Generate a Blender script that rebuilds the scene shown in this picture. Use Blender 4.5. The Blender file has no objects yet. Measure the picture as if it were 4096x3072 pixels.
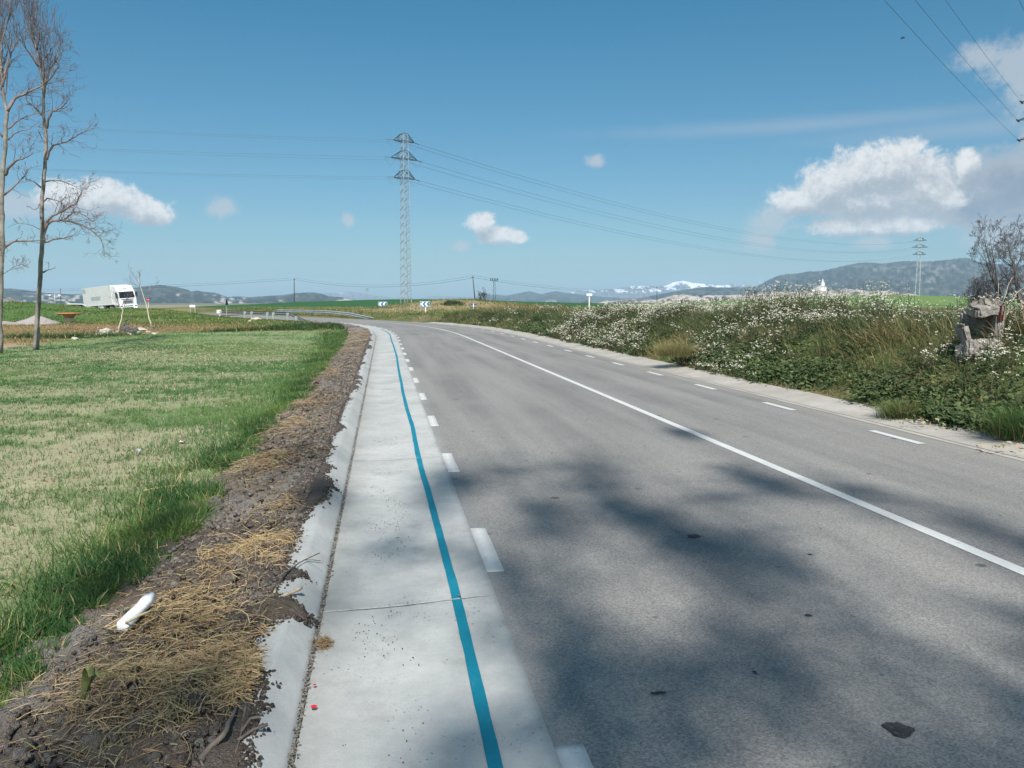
import bpy, math, random
import numpy as np
from mathutils import Vector, Matrix, Euler
random.seed(7)
R = math.radians
SC = bpy.context.scene
COL = SC.collection

# ------------------------------------------------------------------ camera, world, sun, exposure
EYE = 1.68
PITCH = 5.85
FPX = 800.0
cam = bpy.data.cameras.new('camera')
cam.sensor_width = 36.0
cam.lens = 36.0 * FPX / 1024.0
cam.clip_start = 0.05
cam.clip_end = 40000
camo = bpy.data.objects.new('camera', cam)
COL.objects.link(camo)
camo.location = (0, 0, EYE)
camo.rotation_euler = (R(90 - PITCH), 0, 0)
SC.camera = camo
SC.view_settings.view_transform = 'Standard'
SC.view_settings.look = 'None'
SC.view_settings.gamma = 1.0
SC.view_settings.use_curve_mapping = False
SC.view_settings.exposure = 0.62
SC.cycles.use_denoising = True
SC.cycles.max_bounces = 5
SC.cycles.diffuse_bounces = 2
SC.cycles.transparent_max_bounces = 12
SC.cycles.volume_bounces = 1
SC.cycles.caustics_reflective = False
SC.cycles.caustics_refractive = False

SUN_EL = 47.0
SUN_AZ = 175.0        # compass style, clockwise from +Y: behind the camera, a little to its right
sd = Vector((math.sin(R(SUN_AZ)) * math.cos(R(SUN_EL)), math.cos(R(SUN_AZ)) * math.cos(R(SUN_EL)), math.sin(R(SUN_EL))))
sl = bpy.data.lights.new('sun', 'SUN')
sl.energy = 4.2
sl.angle = R(0.7)
sl.color = (1.0, 0.955, 0.89)
slo = bpy.data.objects.new('sun', sl)
COL.objects.link(slo)
slo.rotation_euler = sd.to_track_quat('Z', 'Y').to_euler()
slo.location = (0, -50, 60)

CP, SP = math.cos(R(PITCH)), math.sin(R(PITCH))


def ray(px, py):
    """direction seen at full-size photo pixel (px, py)"""
    x = (px / 4 - 512) / FPX
    d = (py / 4 - 384) / FPX
    return Vector((x, CP - d * SP, -(SP + d * CP)))


def gp(px, py, z=0.0):
    r = ray(px, py)
    t = (z - EYE) / r.z
    return Vector((r.x * t, r.y * t, z))


def dp(px, py, dist):
    """point seen at a pixel, at ground distance y = dist"""
    r = ray(px, py)
    return Vector((r.x, r.y, r.z)) * (dist / r.y) + Vector((0, 0, EYE))


def azel(px, py):
    r = ray(px, py)
    return math.atan2(r.x, r.y), math.atan2(r.z, math.hypot(r.x, r.y))


class NT:
    """small node graph writer"""

    def __init__(s, tree):
        s.t = tree
        s.n = tree.nodes
        s.l = tree.links

    def inp(s, sock, v):
        if isinstance(v, bpy.types.NodeSocket):
            s.l.new(v, sock)
        elif v is not None:
            if hasattr(sock, 'default_value'):
                dv = sock.default_value
                if hasattr(dv, '__len__') and not hasattr(v, '__len__'):
                    v = [v] * len(dv)
                if hasattr(dv, '__len__') and len(dv) == 4 and len(v) == 3:
                    v = tuple(v) + (1.0,)
                sock.default_value = v

    def node(s, typ, ins=None, **kw):
        n = s.n.new(typ)
        for k, v in kw.items():
            setattr(n, k, v)
        if ins:
            for k, v in ins.items():
                s.inp(n.inputs[k], v)
        return n

    def m(s, op, a, b=None, c=None, clamp=False):
        n = s.n.new('ShaderNodeMath')
        n.operation = op
        n.use_clamp = clamp
        s.inp(n.inputs[0], a)
        if b is not None:
            s.inp(n.inputs[1], b)
        if c is not None:
            s.inp(n.inputs[2], c)
        return n.outputs[0]

    def vm(s, op, a, b=None):
        n = s.n.new('ShaderNodeVectorMath')
        n.operation = op
        s.inp(n.inputs[0], a)
        if b is not None:
            s.inp(n.inputs[1], b)
        return n.outputs['Value'] if op in ('LENGTH', 'DOT_PRODUCT', 'DISTANCE') else n.outputs['Vector']

    def mix(s, f, a, b, blend='MIX'):
        n = s.n.new('ShaderNodeMix')
        n.data_type = 'RGBA'
        n.blend_type = blend
        n.clamp_factor = True
        s.inp(n.inputs[0], f)
        s.inp(n.inputs[6], a)
        s.inp(n.inputs[7], b)
        return n.outputs[2]

    def noise(s, vec, scale, detail=4.0, rough=0.5, dist=0.0, out=0):
        n = s.n.new('ShaderNodeTexNoise')
        if vec is not None:
            s.l.new(vec, n.inputs['Vector'])
        n.inputs['Scale'].default_value = scale
        n.inputs['Detail'].default_value = detail
        n.inputs['Roughness'].default_value = rough
        n.inputs['Distortion'].default_value = dist
        return n.outputs[out]

    def ss(s, v, lo, hi):
        n = s.n.new('ShaderNodeMapRange')
        n.interpolation_type = 'SMOOTHSTEP'
        s.inp(n.inputs[0], v)
        n.inputs[1].default_value = lo
        n.inputs[2].default_value = hi
        return n.outputs[0]

    def lin(s, v, lo, hi, a, b):
        n = s.n.new('ShaderNodeMapRange')
        s.inp(n.inputs[0], v)
        for i, q in enumerate((lo, hi, a, b)):
            n.inputs[1 + i].default_value = q
        return n.outputs[0]


world = bpy.data.worlds.new('World')
SC.world = world
world.use_nodes = True
W = NT(world.node_tree)
for n in list(W.n):
    W.n.remove(n)
sky = W.node('ShaderNodeTexSky')
sky.sky_type = 'NISHITA'
sky.sun_disc = False
sky.sun_elevation = R(SUN_EL)
sky.sun_rotation = R(SUN_AZ)
sky.altitude = 300
sky.air_density = 1.0
sky.dust_density = 0.9
sky.ozone_density = 1.2
SKY_S = 0.10
tc = W.node('ShaderNodeTexCoord')
dirv = W.vm('NORMALIZE', tc.outputs['Generated'])
sep = W.node('ShaderNodeSeparateXYZ', {0: dirv})
azs = W.m('ARCTAN2', sep.outputs[0], sep.outputs[1])
els = W.m('ARCSINE', sep.outputs[2])
pcomb = W.node('ShaderNodeCombineXYZ', {0: azs, 1: els, 2: 0.0})
P0 = pcomb.outputs[0]
KA = math.degrees(math.atan(1 / 3200.)) * math.pi / 180


def cloud_set(blobs, nscale, amp, lo, hi, seed, P):
    off = W.vm('ADD', P, (seed, seed * .37, seed * 1.7))
    n1 = W.m('ADD', W.m('MULTIPLY', W.noise(off, nscale, 8.0, 0.68, 0.5), .62), W.m('MULTIPLY', W.noise(off, nscale * 3.3, 7.0, 0.7, 0.3), .38))
    cur = None
    for (px, py, rx, ry) in blobs:
        a, e = azel(px, py)
        d = W.vm('SUBTRACT', P, (a, e, 0))
        d = W.vm('MULTIPLY', d, (.78 / (rx * KA), .78 / (ry * KA), 0))
        q = W.m('SUBTRACT', 1.12, W.vm('LENGTH', d))
        cur = q if cur is None else W.m('SMOOTH_MAX', cur, q, 0.35)
    dens = W.m('ADD', cur, W.m('MULTIPLY', W.m('SUBTRACT', n1, 0.5), amp))
    return W.ss(dens, lo, hi), dens


BRIGHT = [(560, 835, 95, 50), (620, 865, 70, 38), (440, 800, 110, 62), (290, 790, 110, 62), (1920, 890, 66, 44), (1990, 940, 85, 40), (2065, 950, 50, 28),
          (3440, 715, 190, 100), (3590, 680, 170, 95), (3690, 740, 120, 90), (3330, 760, 150, 75), (3210, 800, 120, 58), (3480, 790, 290, 75), (3400, 905, 150, 40), (3560, 900, 140, 38), (3690, 900, 70, 30),
          (3865, 665, 40, 60), (3790, 800, 60, 42)]
GREY = [(3990, 765, 240, 125), (4115, 770, 130, 130), (3900, 820, 170, 60), (4160, 560, 50, 90)]
FAINT = [(95, 825, 130, 45), (890, 835, 60, 40), (1392, 880, 26, 30), (2385, 645, 40, 26), (1840, 985, 40, 20), 
         (3080, 880, 84, 62), (3040, 955, 62, 50), (3480, 975, 70, 26), (4060, 250, 110, 75), (3930, 225, 90, 48), (4100, 340, 60, 90), (4000, 960, 110, 60)]
WISP = [(3250, 497, 900, 36), (3900, 512, 620, 46)]
TOWARD = (-0.004, 0.016, 0)
b0, bd = cloud_set(BRIGHT, 34, 1.9, 0.17, 0.62, 3.1, P0)
b1, bd1 = cloud_set(BRIGHT, 34, 1.9, 0.17, 0.62, 3.1, W.vm('ADD', P0, TOWARD))
g0, gd = cloud_set(GREY, 26, 1.5, 0.10, 0.55, 8.4, P0)
f0, fd = cloud_set(FAINT, 34, 2.3, 0.1, 0.85, 5.7, P0)
w0, wd = cloud_set(WISP, 10, .5, 0.1, 1.3, 1.7, P0)
tint = W.mix(W.ss(els, -0.05, 0.45), (0.40, 0.51, 0.57), (0.135, 0.53, 0.615))
skyc = W.mix(1.0, sky.outputs[0], tint, 'MULTIPLY')
# bright cloud colour: white where the next step towards the light is thin, grey where it is deep
lit = W.ss(W.m('SUBTRACT', bd, bd1), -0.30, 0.60)
lit = W.m('MULTIPLY', lit, W.ss(W.noise(P0, 120, 5, .6), 0.15, 0.6))
under = W.ss(bd1, 1.15, 0.2)
litf = W.m('MULTIPLY_ADD', under, 0.42, W.m('MULTIPLY', lit, 0.62), clamp=True)
bcol = W.mix(litf, (2.7, 3.0, 3.35), (5.7, 5.75, 5.75))
gcol = W.mix(W.ss(W.noise(P0, 30, 5, .55), .35, .7), (1.75, 2.15, 2.75), (2.4, 2.7, 3.2))
gcol = W.mix(W.ss(gd, 0.9, 0.2), gcol, (3.1, 3.35, 3.7))
c = W.mix(W.m('MULTIPLY', w0, 0.42), skyc, (2.9, 3.4, 4.0))
c = W.mix(W.m('MULTIPLY', f0, 0.72), c, (3.6, 3.85, 4.15))
c = W.mix(W.m('MULTIPLY', g0, 0.92), c, gcol)
c = W.mix(W.m('MULTIPLY', b0, 0.96), c, bcol)
# broken cumulus added over the unseen sky outside the frame, as neutral fill light
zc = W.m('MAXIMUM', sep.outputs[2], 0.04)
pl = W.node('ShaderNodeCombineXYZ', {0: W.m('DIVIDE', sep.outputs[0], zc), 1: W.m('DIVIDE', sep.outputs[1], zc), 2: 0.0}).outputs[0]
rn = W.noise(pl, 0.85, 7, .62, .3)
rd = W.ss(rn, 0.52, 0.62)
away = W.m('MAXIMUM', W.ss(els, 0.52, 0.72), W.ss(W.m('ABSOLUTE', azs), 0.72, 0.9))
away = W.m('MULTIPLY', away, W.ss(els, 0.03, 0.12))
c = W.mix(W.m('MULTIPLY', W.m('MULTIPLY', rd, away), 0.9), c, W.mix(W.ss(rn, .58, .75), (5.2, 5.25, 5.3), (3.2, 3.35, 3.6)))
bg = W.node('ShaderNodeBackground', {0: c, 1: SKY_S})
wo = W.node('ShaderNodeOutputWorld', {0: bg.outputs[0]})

# ------------------------------------------------------------------ object helpers


def tag(o, label=None, cat=None, group=None, kind=None):
    if label:
        o['label'] = label
    if cat:
        o['category'] = cat
    if group:
        o['group'] = group
    if kind:
        o['kind'] = kind
    return o


def empty(name, loc=(0, 0, 0), rot=(0, 0, 0)):
    o = bpy.data.objects.new(name, None)
    COL.objects.link(o)
    o.location = loc
    o.rotation_euler = rot
    o.empty_display_size = 0.2
    return o


def link(name, me, mat=None, parent=None, loc=None, rot=None):
    o = bpy.data.objects.new(name, me)
    COL.objects.link(o)
    if mat is not None:
        if not me.materials:
            me.materials.append(mat)
    if parent is not None:
        o.parent = parent
    if loc is not None:
        o.location = loc
    if rot is not None:
        o.rotation_euler = rot
    return o


class MB:
    def __init__(s):
        s.v = []
        s.f = []

    def add(s, vs, fs):
        b = len(s.v)
        s.v += [tuple(q) for q in vs]
        s.f += [tuple(i + b for i in f) for f in fs]
        return s

    def box(s, x0, x1, y0, y1, z0, z1, M=None, taper=0.0):
        t = taper
        vs = [(x0, y0, z0), (x1, y0, z0), (x1, y1, z0), (x0, y1, z0), (x0 + t, y0 + t, z1), (x1 - t, y0 + t, z1), (x1 - t, y1 - t, z1), (x0 + t, y1 - t, z1)]
        if M is not None:
            vs = [M @ Vector(q) for q in vs]
        return s.add(vs, [(0, 3, 2, 1), (4, 5, 6, 7), (0, 1, 5, 4), (1, 2, 6, 5), (2, 3, 7, 6), (3, 0, 4, 7)])

    def tube(s, pts, rad, seg=6, cap=True):
        pts = [Vector(p) for p in pts]
        if not hasattr(rad, '__len__'):
            rad = [rad] * len(pts)
        b = len(s.v)
        up = None
        for i, p in enumerate(pts):
            d = (pts[min(i + 1, len(pts) - 1)] - pts[max(i - 1, 0)])
            if d.length < 1e-9:
                d = Vector((0, 0, 1))
            d.normalize()
            if up is None:
                up = d.orthogonal().normalized()
            else:
                up = up - d * up.dot(d)
                up = up.normalized() if up.length > 1e-6 else d.orthogonal().normalized()
            w = d.cross(up)
            for k in range(seg):
                a = 2 * math.pi * k / seg
                s.v.append(tuple(p + (up * math.cos(a) + w * math.sin(a)) * rad[i]))
        for i in range(len(pts) - 1):
            for k in range(seg):
                k2 = (k + 1) % seg
                s.f.append((b + i * seg + k, b + i * seg + k2, b + (i + 1) * seg + k2, b + (i + 1) * seg + k))
        if cap:
            s.f.append(tuple(b + k for k in range(seg))[::-1])
            s.f.append(tuple(b + (len(pts) - 1) * seg + k for k in range(seg)))
        return s

    def lathe(s, prof, seg=16, M=None, sx=1.0):
        b = len(s.v)
        for (r, z) in prof:
            for k in range(seg):
                a = 2 * math.pi * k / seg
                q = Vector((r * math.cos(a) * sx, r * math.sin(a), z))
                s.v.append(tuple(M @ q if M is not None else q))
        for i in range(len(prof) - 1):
            for k in range(seg):
                k2 = (k + 1) % seg
                s.f.append((b + i * seg + k, b + i * seg + k2, b + (i + 1) * seg + k2, b + (i + 1) * seg + k))
        s.f.append(tuple(b + k for k in range(seg))[::-1])
        s.f.append(tuple(b + (len(prof) - 1) * seg + k for k in range(seg)))
        return s

    def prism(s, poly, y0, y1, M=None):
        """poly in x,z extruded along y"""
        n = len(poly)
        vs = [(x, y0, z) for x, z in poly] + [(x, y1, z) for x, z in poly]
        if M is not None:
            vs = [M @ Vector(q) for q in vs]
        fs = [tuple(range(n)), tuple(range(2 * n - 1, n - 1, -1))]
        for i in range(n):
            j = (i + 1) % n
            fs.append((i, i + n, j + n, j))
        return s.add(vs, fs)

    def mesh(s, name, smooth=False):
        me = bpy.data.meshes.new(name)
        me.from_pydata(s.v, [], s.f)
        if smooth:
            me.polygons.foreach_set('use_smooth', [True] * len(me.polygons))
        me.update()
        return me

    def build(s, name, mat, parent=None, smooth=False, bevel=0.0, loc=None, rot=None):
        me = s.mesh(name, smooth)
        if bevel > 0:
            import bmesh
            bm = bmesh.new()
            bm.from_mesh(me)
            bmesh.ops.bevel(bm, geom=[e for e in bm.edges if len(e.link_faces) == 2 and e.calc_face_angle(0) > 0.6], offset=bevel, segments=2, affect='EDGES', profile=0.5)
            bm.to_mesh(me)
            bm.free()
        return link(name, me, mat, parent, loc, rot)


def np_mesh(name, verts, faces, mat=None, parent=None, col=None, smooth=False, extra=None):
    """verts (n,3); faces list of arrays (m,k) with k 3 or 4; col (n,3)"""
    me = bpy.data.meshes.new(name)
    verts = np.asarray(verts, dtype=np.float32)
    me.vertices.add(len(verts))
    me.vertices.foreach_set('co', verts.ravel())
    if not isinstance(faces, (list, tuple)):
        faces = [faces]
    faces = [np.asarray(f, dtype=np.int32) for f in faces if len(f)]
    nl = sum(f.size for f in faces)
    npoly = sum(len(f) for f in faces)
    me.loops.add(nl)
    me.loops.foreach_set('vertex_index', np.concatenate([f.ravel() for f in faces]))
    me.polygons.add(npoly)
    sizes = np.concatenate([np.full(len(f), f.shape[1], dtype=np.int32) for f in faces])
    starts = np.concatenate([[0], np.cumsum(sizes)[:-1]]).astype(np.int32)
    me.polygons.foreach_set('loop_start', starts)
    me.polygons.foreach_set('loop_total', sizes)
    if smooth:
        me.polygons.foreach_set('use_smooth', np.ones(npoly, dtype=bool))
    me.update(calc_edges=True)
    if col is not None:
        at = me.color_attributes.new('Col', 'FLOAT_COLOR', 'POINT')
        c4 = np.ones((len(verts), 4), dtype=np.float32)
        c4[:, :3] = col
        at.data.foreach_set('color', c4.ravel())
    if extra:
        for k, a in extra.items():
            at = me.attributes.new(k, 'FLOAT', 'POINT')
            at.data.foreach_set('value', np.asarray(a, dtype=np.float32))
    return link(name, me, mat, parent)


# ------------------------------------------------------------------ numpy noise
def _hash(ix, iy, seed):
    h = (ix.astype(np.int64) * 374761393 + iy.astype(np.int64) * 668265263 + seed * 1442695041) & 0xffffffff
    h = ((h ^ (h >> 13)) * 1274126177) & 0xffffffff
    h = h ^ (h >> 16)
    return (h & 0xffffff) / float(0xffffff)


def vn(x, y, seed=0):
    x = np.asarray(x, float)
    y = np.asarray(y, float)
    ix = np.floor(x)
    iy = np.floor(y)
    fx = x - ix
    fy = y - iy
    fx = fx * fx * (3 - 2 * fx)
    fy = fy * fy * (3 - 2 * fy)
    a = _hash(ix, iy, seed)
    b = _hash(ix + 1, iy, seed)
    c_ = _hash(ix, iy + 1, seed)
    d = _hash(ix + 1, iy + 1, seed)
    return (a * (1 - fx) + b * fx) * (1 - fy) + (c_ * (1 - fx) + d * fx) * fy


def fbm(x, y, oct=4, seed=0, gain=0.5, ridge=False):
    t = np.zeros(np.shape(x))
    amp = 1.0
    tot = 0
    for o in range(oct):
        n = vn(np.asarray(x) * 2 ** o + o * 17.3, np.asarray(y) * 2 ** o - o * 9.1, seed + o)
        if ridge:
            n = 1 - np.abs(2 * n - 1)
        t = t + n * amp
        tot += amp
        amp *= gain
    return t / tot


def sst(x, a, b):
    t = np.clip((np.asarray(x, float) - a) / (b - a), 0, 1)
    return t * t * (3 - 2 * t)


# ------------------------------------------------------------------ materials
def mat_new(name):
    m = bpy.data.materials.new(name)
    m.use_nodes = True
    t = NT(m.node_tree)
    for n in list(t.n):
        t.n.remove(n)
    out = t.node('ShaderNodeOutputMaterial')
    bs = t.node('ShaderNodeBsdfPrincipled')
    t.l.new(bs.outputs[0], out.inputs[0])
    return m, t, bs, out


def simple(name, col, rough=0.7, metal=0.0, nscale=6.0, var=0.18, bump=0.0, bscale=40.0, spec=0.4, dirt=None, dirtamt=0.3):
    m, t, bs, out = mat_new(name)
    g = t.node('ShaderNodeTexCoord').outputs['Object']
    n = t.noise(g, nscale, 5, .6)
    dark = tuple(q * (1 - var) for q in col)
    lite = tuple(min(1, q * (1 + var)) for q in col)
    c_ = t.mix(t.ss(n, .3, .7), dark, lite)
    if dirt:
        c_ = t.mix(t.m('MULTIPLY', t.ss(t.noise(g, nscale * 2.3, 6, .7), .5, .75), dirtamt), c_, dirt)
    t.inp(bs.inputs['Base Color'], c_)
    bs.inputs['Metallic'].default_value = metal
    bs.inputs['Specular IOR Level'].default_value = spec
    t.inp(bs.inputs['Roughness'], t.lin(n, 0, 1, max(0.03, rough - .1), min(1, rough + .1)))
    if bump:
        b = t.node('ShaderNodeBump', {'Height': t.noise(g, bscale, 5, .65), 'Strength': bump, 'Distance': 0.02})
        t.inp(bs.inputs['Normal'], b.outputs[0])
    return m


def leafmat(name, trans=0.35, rough=0.6, spec=0.25):
    m, t, bs, out = mat_new(name)
    a = t.node('ShaderNodeAttribute', attribute_name='Col')
    t.inp(bs.inputs['Base Color'], a.outputs['Color'])
    bs.inputs['Roughness'].default_value = rough
    bs.inputs['Specular IOR Level'].default_value = spec
    tr = t.node('ShaderNodeBsdfTranslucent', {0: a.outputs['Color']})
    mx = t.node('ShaderNodeMixShader', {0: trans, 1: bs.outputs[0], 2: tr.outputs[0]})
    t.l.new(mx.outputs[0], out.inputs[0])
    return m


MLEAF = leafmat('leaf_blades')
MSTRAW = leafmat('dry_straw', 0.2, .8, .15)
MPETAL = leafmat('white_petals', 0.3, .8, .1)


def attrmat(name, nsc=(0.7, 9.0, 70.0), bump=0.4, bdist=0.05, var=0.35, rough=0.95):
    m, t, bs, out = mat_new(name)
    a = t.node('ShaderNodeAttribute', attribute_name='Col').outputs['Color']
    g = t.node('ShaderNodeTexCoord').outputs['Object']
    n0 = t.noise(g, nsc[0], 5, .6)
    n1 = t.noise(g, nsc[1], 6, .65)
    n2 = t.noise(g, nsc[2], 4, .6)
    f = t.m('ADD', t.m('MULTIPLY', n0, .35), t.m('ADD', t.m('MULTIPLY', n1, .35), t.m('MULTIPLY', n2, .3)))
    k = t.lin(f, .3, .7, 1 - var, 1 + var)
    col = t.vm('MULTIPLY', a, t.node('ShaderNodeCombineXYZ', {0: k, 1: k, 2: k}).outputs[0])
    t.inp(bs.inputs['Base Color'], col)
    bs.inputs['Roughness'].default_value = rough
    bs.inputs['Specular IOR Level'].default_value = 0.1
    b = t.node('ShaderNodeBump', {'Height': t.m('ADD', n1, n2), 'Strength': bump, 'Distance': bdist})
    t.inp(bs.inputs['Normal'], b.outputs[0])
    return m


MTERR = attrmat('terrain_soil_and_turf')
MFIELD = attrmat('field_soil', (2.5, 14.0, 45.0), .7, .05, .42)
MSOIL = attrmat('turned_soil', (2.5, 22.0, 95.0), 1.0, .045, .6)
MMOUNT = attrmat('mountain_slopes', (0.004, 0.02, 0.08), 0.6, 12.0, .3)

# ------------------------------------------------------------------ road centre line
A0, A1, DS = -60.0, 260.0, 0.5
_hk = [(-60, -9.1), (38, -9.1), (44, -11), (50, -14), (57, -18.5), (64, -24), (71, -30), (80, -34), (100, -37), (130, -42), (160, -47), (260, -50)]
CA = np.arange(A0, A1 + DS / 2, DS)
CH = np.radians(np.interp(CA, [q[0] for q in _hk], [q[1] for q in _hk]))
CX = np.zeros(len(CA))
CY = np.zeros(len(CA))
i0 = int(round((0 - A0) / DS))
CX[i0], CY[i0] = 3.93, 0.0
for i in range(i0 + 1, len(CA)):
    h = (CH[i] + CH[i - 1]) / 2
    CX[i] = CX[i - 1] + math.sin(h) * DS
    CY[i] = CY[i - 1] + math.cos(h) * DS
for i in range(i0 - 1, -1, -1):
    h = (CH[i] + CH[i + 1]) / 2
    CX[i] = CX[i + 1] - math.sin(h) * DS
    CY[i] = CY[i + 1] - math.cos(h) * DS


def rp(a, l):
    """arc length, lateral offset (right positive) -> x, y arrays"""
    a = np.asarray(a, float)
    x = np.interp(a, CA, CX)
    y = np.interp(a, CA, CY)
    h = np.interp(a, CA, CH)
    return x + np.cos(h) * l, y - np.sin(h) * l


def fren(x, y):
    x = np.asarray(x, float).ravel()
    y = np.asarray(y, float).ravel()
    a = np.zeros(len(x))
    l = np.full(len(x), 1e3)
    near = np.where(np.hypot(x, y) < 400)[0]
    for s in range(0, len(near), 4000):
        k = near[s:s + 4000]
        d = (x[k, None] - CX[None]) ** 2 + (y[k, None] - CY[None]) ** 2
        j = d.argmin(1)
        hx = np.sin(CH[j])
        hy = np.cos(CH[j])
        dx = x[k] - CX[j]
        dy = y[k] - CY[j]
        a[k] = CA[j] + dx * hx + dy * hy
        l[k] = dx * hy - dy * hx
    return a, l


L_DASH, L_GUT, L_BLUE, L_JOINT, L_KTOP, L_KOUT, L_SOIL = -3.27, -3.30, -3.52, -4.24, -4.37, -4.50, -5.36
R_DASH, R_EDGE, R_CONC, R_VEG = 2.40, 2.78, 3.30, 3.45


def soil_edge(a):
    return L_SOIL - 0.35 * sst(a, 20, 45) + 0.3 * (fbm(np.asarray(a) * .6, np.zeros(np.shape(a)), 3, 5) - .5) - 0.12 * sst(a, 8, 2)


POLY = np.array([(-9.5, 49.5), (-16, 47.8), (-20.6, 45.6), (-21.2, 38.8), (-20.2, 32.7), (-18.6, 29), (-22, 22), (-34, 10), (-60, -5), (-60, -60), (16, -60)])


def in_field(x, y, a, l):
    """signed-ish test of the left crop field"""
    inside = np.zeros(np.shape(x), bool)
    n = len(POLY)
    j = n - 1
    for i in range(n):
        xi, yi = POLY[i]
        xj, yj = POLY[j]
        c_ = ((yi > y) != (yj > y)) & (x < (xj - xi) * (y - yi) / (yj - yi + 1e-12) + xi)
        inside ^= c_
        j = i
    return (inside | ((y > 0) & (y < 47) & (x > -20) & (x < 0))) & (l < soil_edge(a)) & (y < 49.5)


def height(x, y, a=None, l=None):
    x = np.asarray(x, float)
    y = np.asarray(y, float)
    shp = x.shape
    x = x.ravel()
    y = y.ravel()
    if a is None:
        a, l = fren(x, y)
    r = np.hypot(x, y)
    az = np.degrees(np.arctan2(x, y))
    und = (fbm(x * .02, y * .02, 3, 11) - .5) * 1.2 * sst(r, 60, 250)
    # left side: field a touch lower than the kerb, then dirt, then the green bank
    left = -0.14 + 0.05 * (fbm(x * .35, y * .35, 3, 2) - .5) + 0.05 * (fbm(x * 2.2, y * 2.2, 3, 4) - .5) * sst(r, 60, 10)
    left = left + 0.22 * sst(y, 44, 54) * sst(x, -6, -12)
    crest = np.interp(az, [-60, -33, -30, -27, -25.5, -24.2, -22.5, -20], [1.62, 1.50, 1.12, 0.62, 0.66, 0.60, 0.30, 0.10])
    bank = sst(y + 0.10 * (x + 40), 61, 86)
    left = left + bank * (crest + .14) * sst(az, -16, -21) + (fbm(x * .25, y * .25, 3, 8) - .5) * .25 * sst(y, 46, 60)
    back = sst(y + 0.10 * (x + 40), 88, 97)
    left = left * (1 - back) + back * 0.3
    # right side: planted bank up to a plateau
    hb = np.interp(a, [-60, 0, 24, 36, 62, 80, 110, 150], [1.15, 1.15, 1.1, .88, .68, .38, .45, .5])
    right = hb * sst(l, 3.35, 5.7) + (fbm(x * .5, y * .5, 3, 21) - .5) * .22 * sst(l, 4, 6)
    right = right + 1.15 * np.exp(-(((x + 6.5) / 9) ** 2 + ((y - 97) / 7) ** 2)) + .3 * sst(l, 5, 14) * sst(a, 50, 70) * sst(a, 105, 90)
    z = np.where(l > -1, right, left)
    # far land
    far = -3.6 * sst(r, 130, 330)
    far = far + 5.6 * np.exp(-(((x + 25) / 95) ** 2 + ((y - 290) / 95) ** 2))
    far = far + 4.6 * np.exp(-(((x - 100) / 48) ** 2 + ((y - 205) / 50) ** 2))
    z = z * (1 - sst(r, 105, 190) * .6) + far + und
    # road corridor
    road = (l > -4.75) & (l < 3.36)
    cor = sst(l, -8 - 12 * sst(a, 55, 80).mean(), -4.6) * sst(l, 3.45, 3.2)
    fl = np.where(l < 0, sst(l, -6.2 - 4 * sst(a, 60, 90), -4.7), 1 - sst(l, 3.3, 3.5))
    z = z * (1 - fl) + (-0.05) * fl * sst(r, 300, 180) + z * fl * sst(r, 180, 300)
    z = np.where(road, np.minimum(z, -0.05), z)
    return z.reshape(shp)


def hz(x, y):
    return float(height(np.array([x]), np.array([y]))[0])


# ------------------------------------------------------------------ ground sheets on a grid that coarsens with distance
azl = np.concatenate([np.arange(-180, -42, 3.0), np.arange(-42, 42, 0.25), np.arange(42, 180.1, 3.0)])
rl = [0.6]
while rl[-1] < 13500:
    rr_ = rl[-1]
    rl.append(rr_ * (1.022 if rr_ < 140 else 1.05))
rl = np.array(rl)
AZ, RR = np.meshgrid(np.radians(azl), rl)
GX = (np.sin(AZ) * RR)
GY = (np.cos(AZ) * RR)
gx, gy = GX.ravel(), GY.ravel()
ga, gl = fren(gx, gy)
gz = height(gx, gy, ga, gl)
rr = np.hypot(gx, gy)
gaz = np.degrees(np.arctan2(gx, gy))


def lerpc(c0, c1, t):
    return c0 * (1 - t[:, None]) + np.asarray(c1)[None] * t[:, None]


SOILC = (0.50, 0.42, 0.285)
base = np.tile(np.array([(0.125, 0.15, 0.055)]), (len(gx), 1))
nb = fbm(gx * .15, gy * .15, 4, 31)
nf = fbm(gx * 1.3, gy * 1.3, 4, 32)
base = lerpc(base, (0.24, 0.2, 0.1), sst(nb, .45, .7) * .7)
fieldm = in_field(gx, gy, ga, gl)
cover = sst(fbm(gx * .22 + 3, gy * .55, 4, 41), .40, .62) * .55 + .3
base = np.where(fieldm[:, None], lerpc(np.tile(np.array([SOILC]), (len(gx), 1)), (0.135, 0.225, 0.085), np.clip(cover * .95 + .42 * sst(rr, 7, 26), 0, .94)), base)
# dirt and dry weeds behind the field, on the left
dirt = (gl < -7) & (~fieldm) & (gy < 62) & (gy > -20)
dn = sst(nb, .35, .6)
dry = lerpc(np.tile(np.array([(0.27, 0.175, 0.085)]), (len(gx), 1)), (0.15, 0.15, 0.055), dn * .65)
bare = sst(gy, 37, 32) * sst(gx, -17, -19)
dry = lerpc(dry, (0.40, 0.29, 0.20), bare)
tb = sst(gy + .1 * (gx + 40), 57, 64)
greenbank = np.tile(np.array([(0.085, 0.155, 0.045)]), (len(gx), 1))
greenbank = lerpc(greenbank, (0.2, 0.2, 0.06), sst(gaz, -30, -23) * sst(nf, .35, .6) * .8)
dry = dry * (1 - tb[:, None]) + greenbank * tb[:, None]
lm = (gl < -5.2) & (~fieldm) & (gy > -20) & (rr < 115)
base = np.where(lm[:, None], dry, base)
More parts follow.
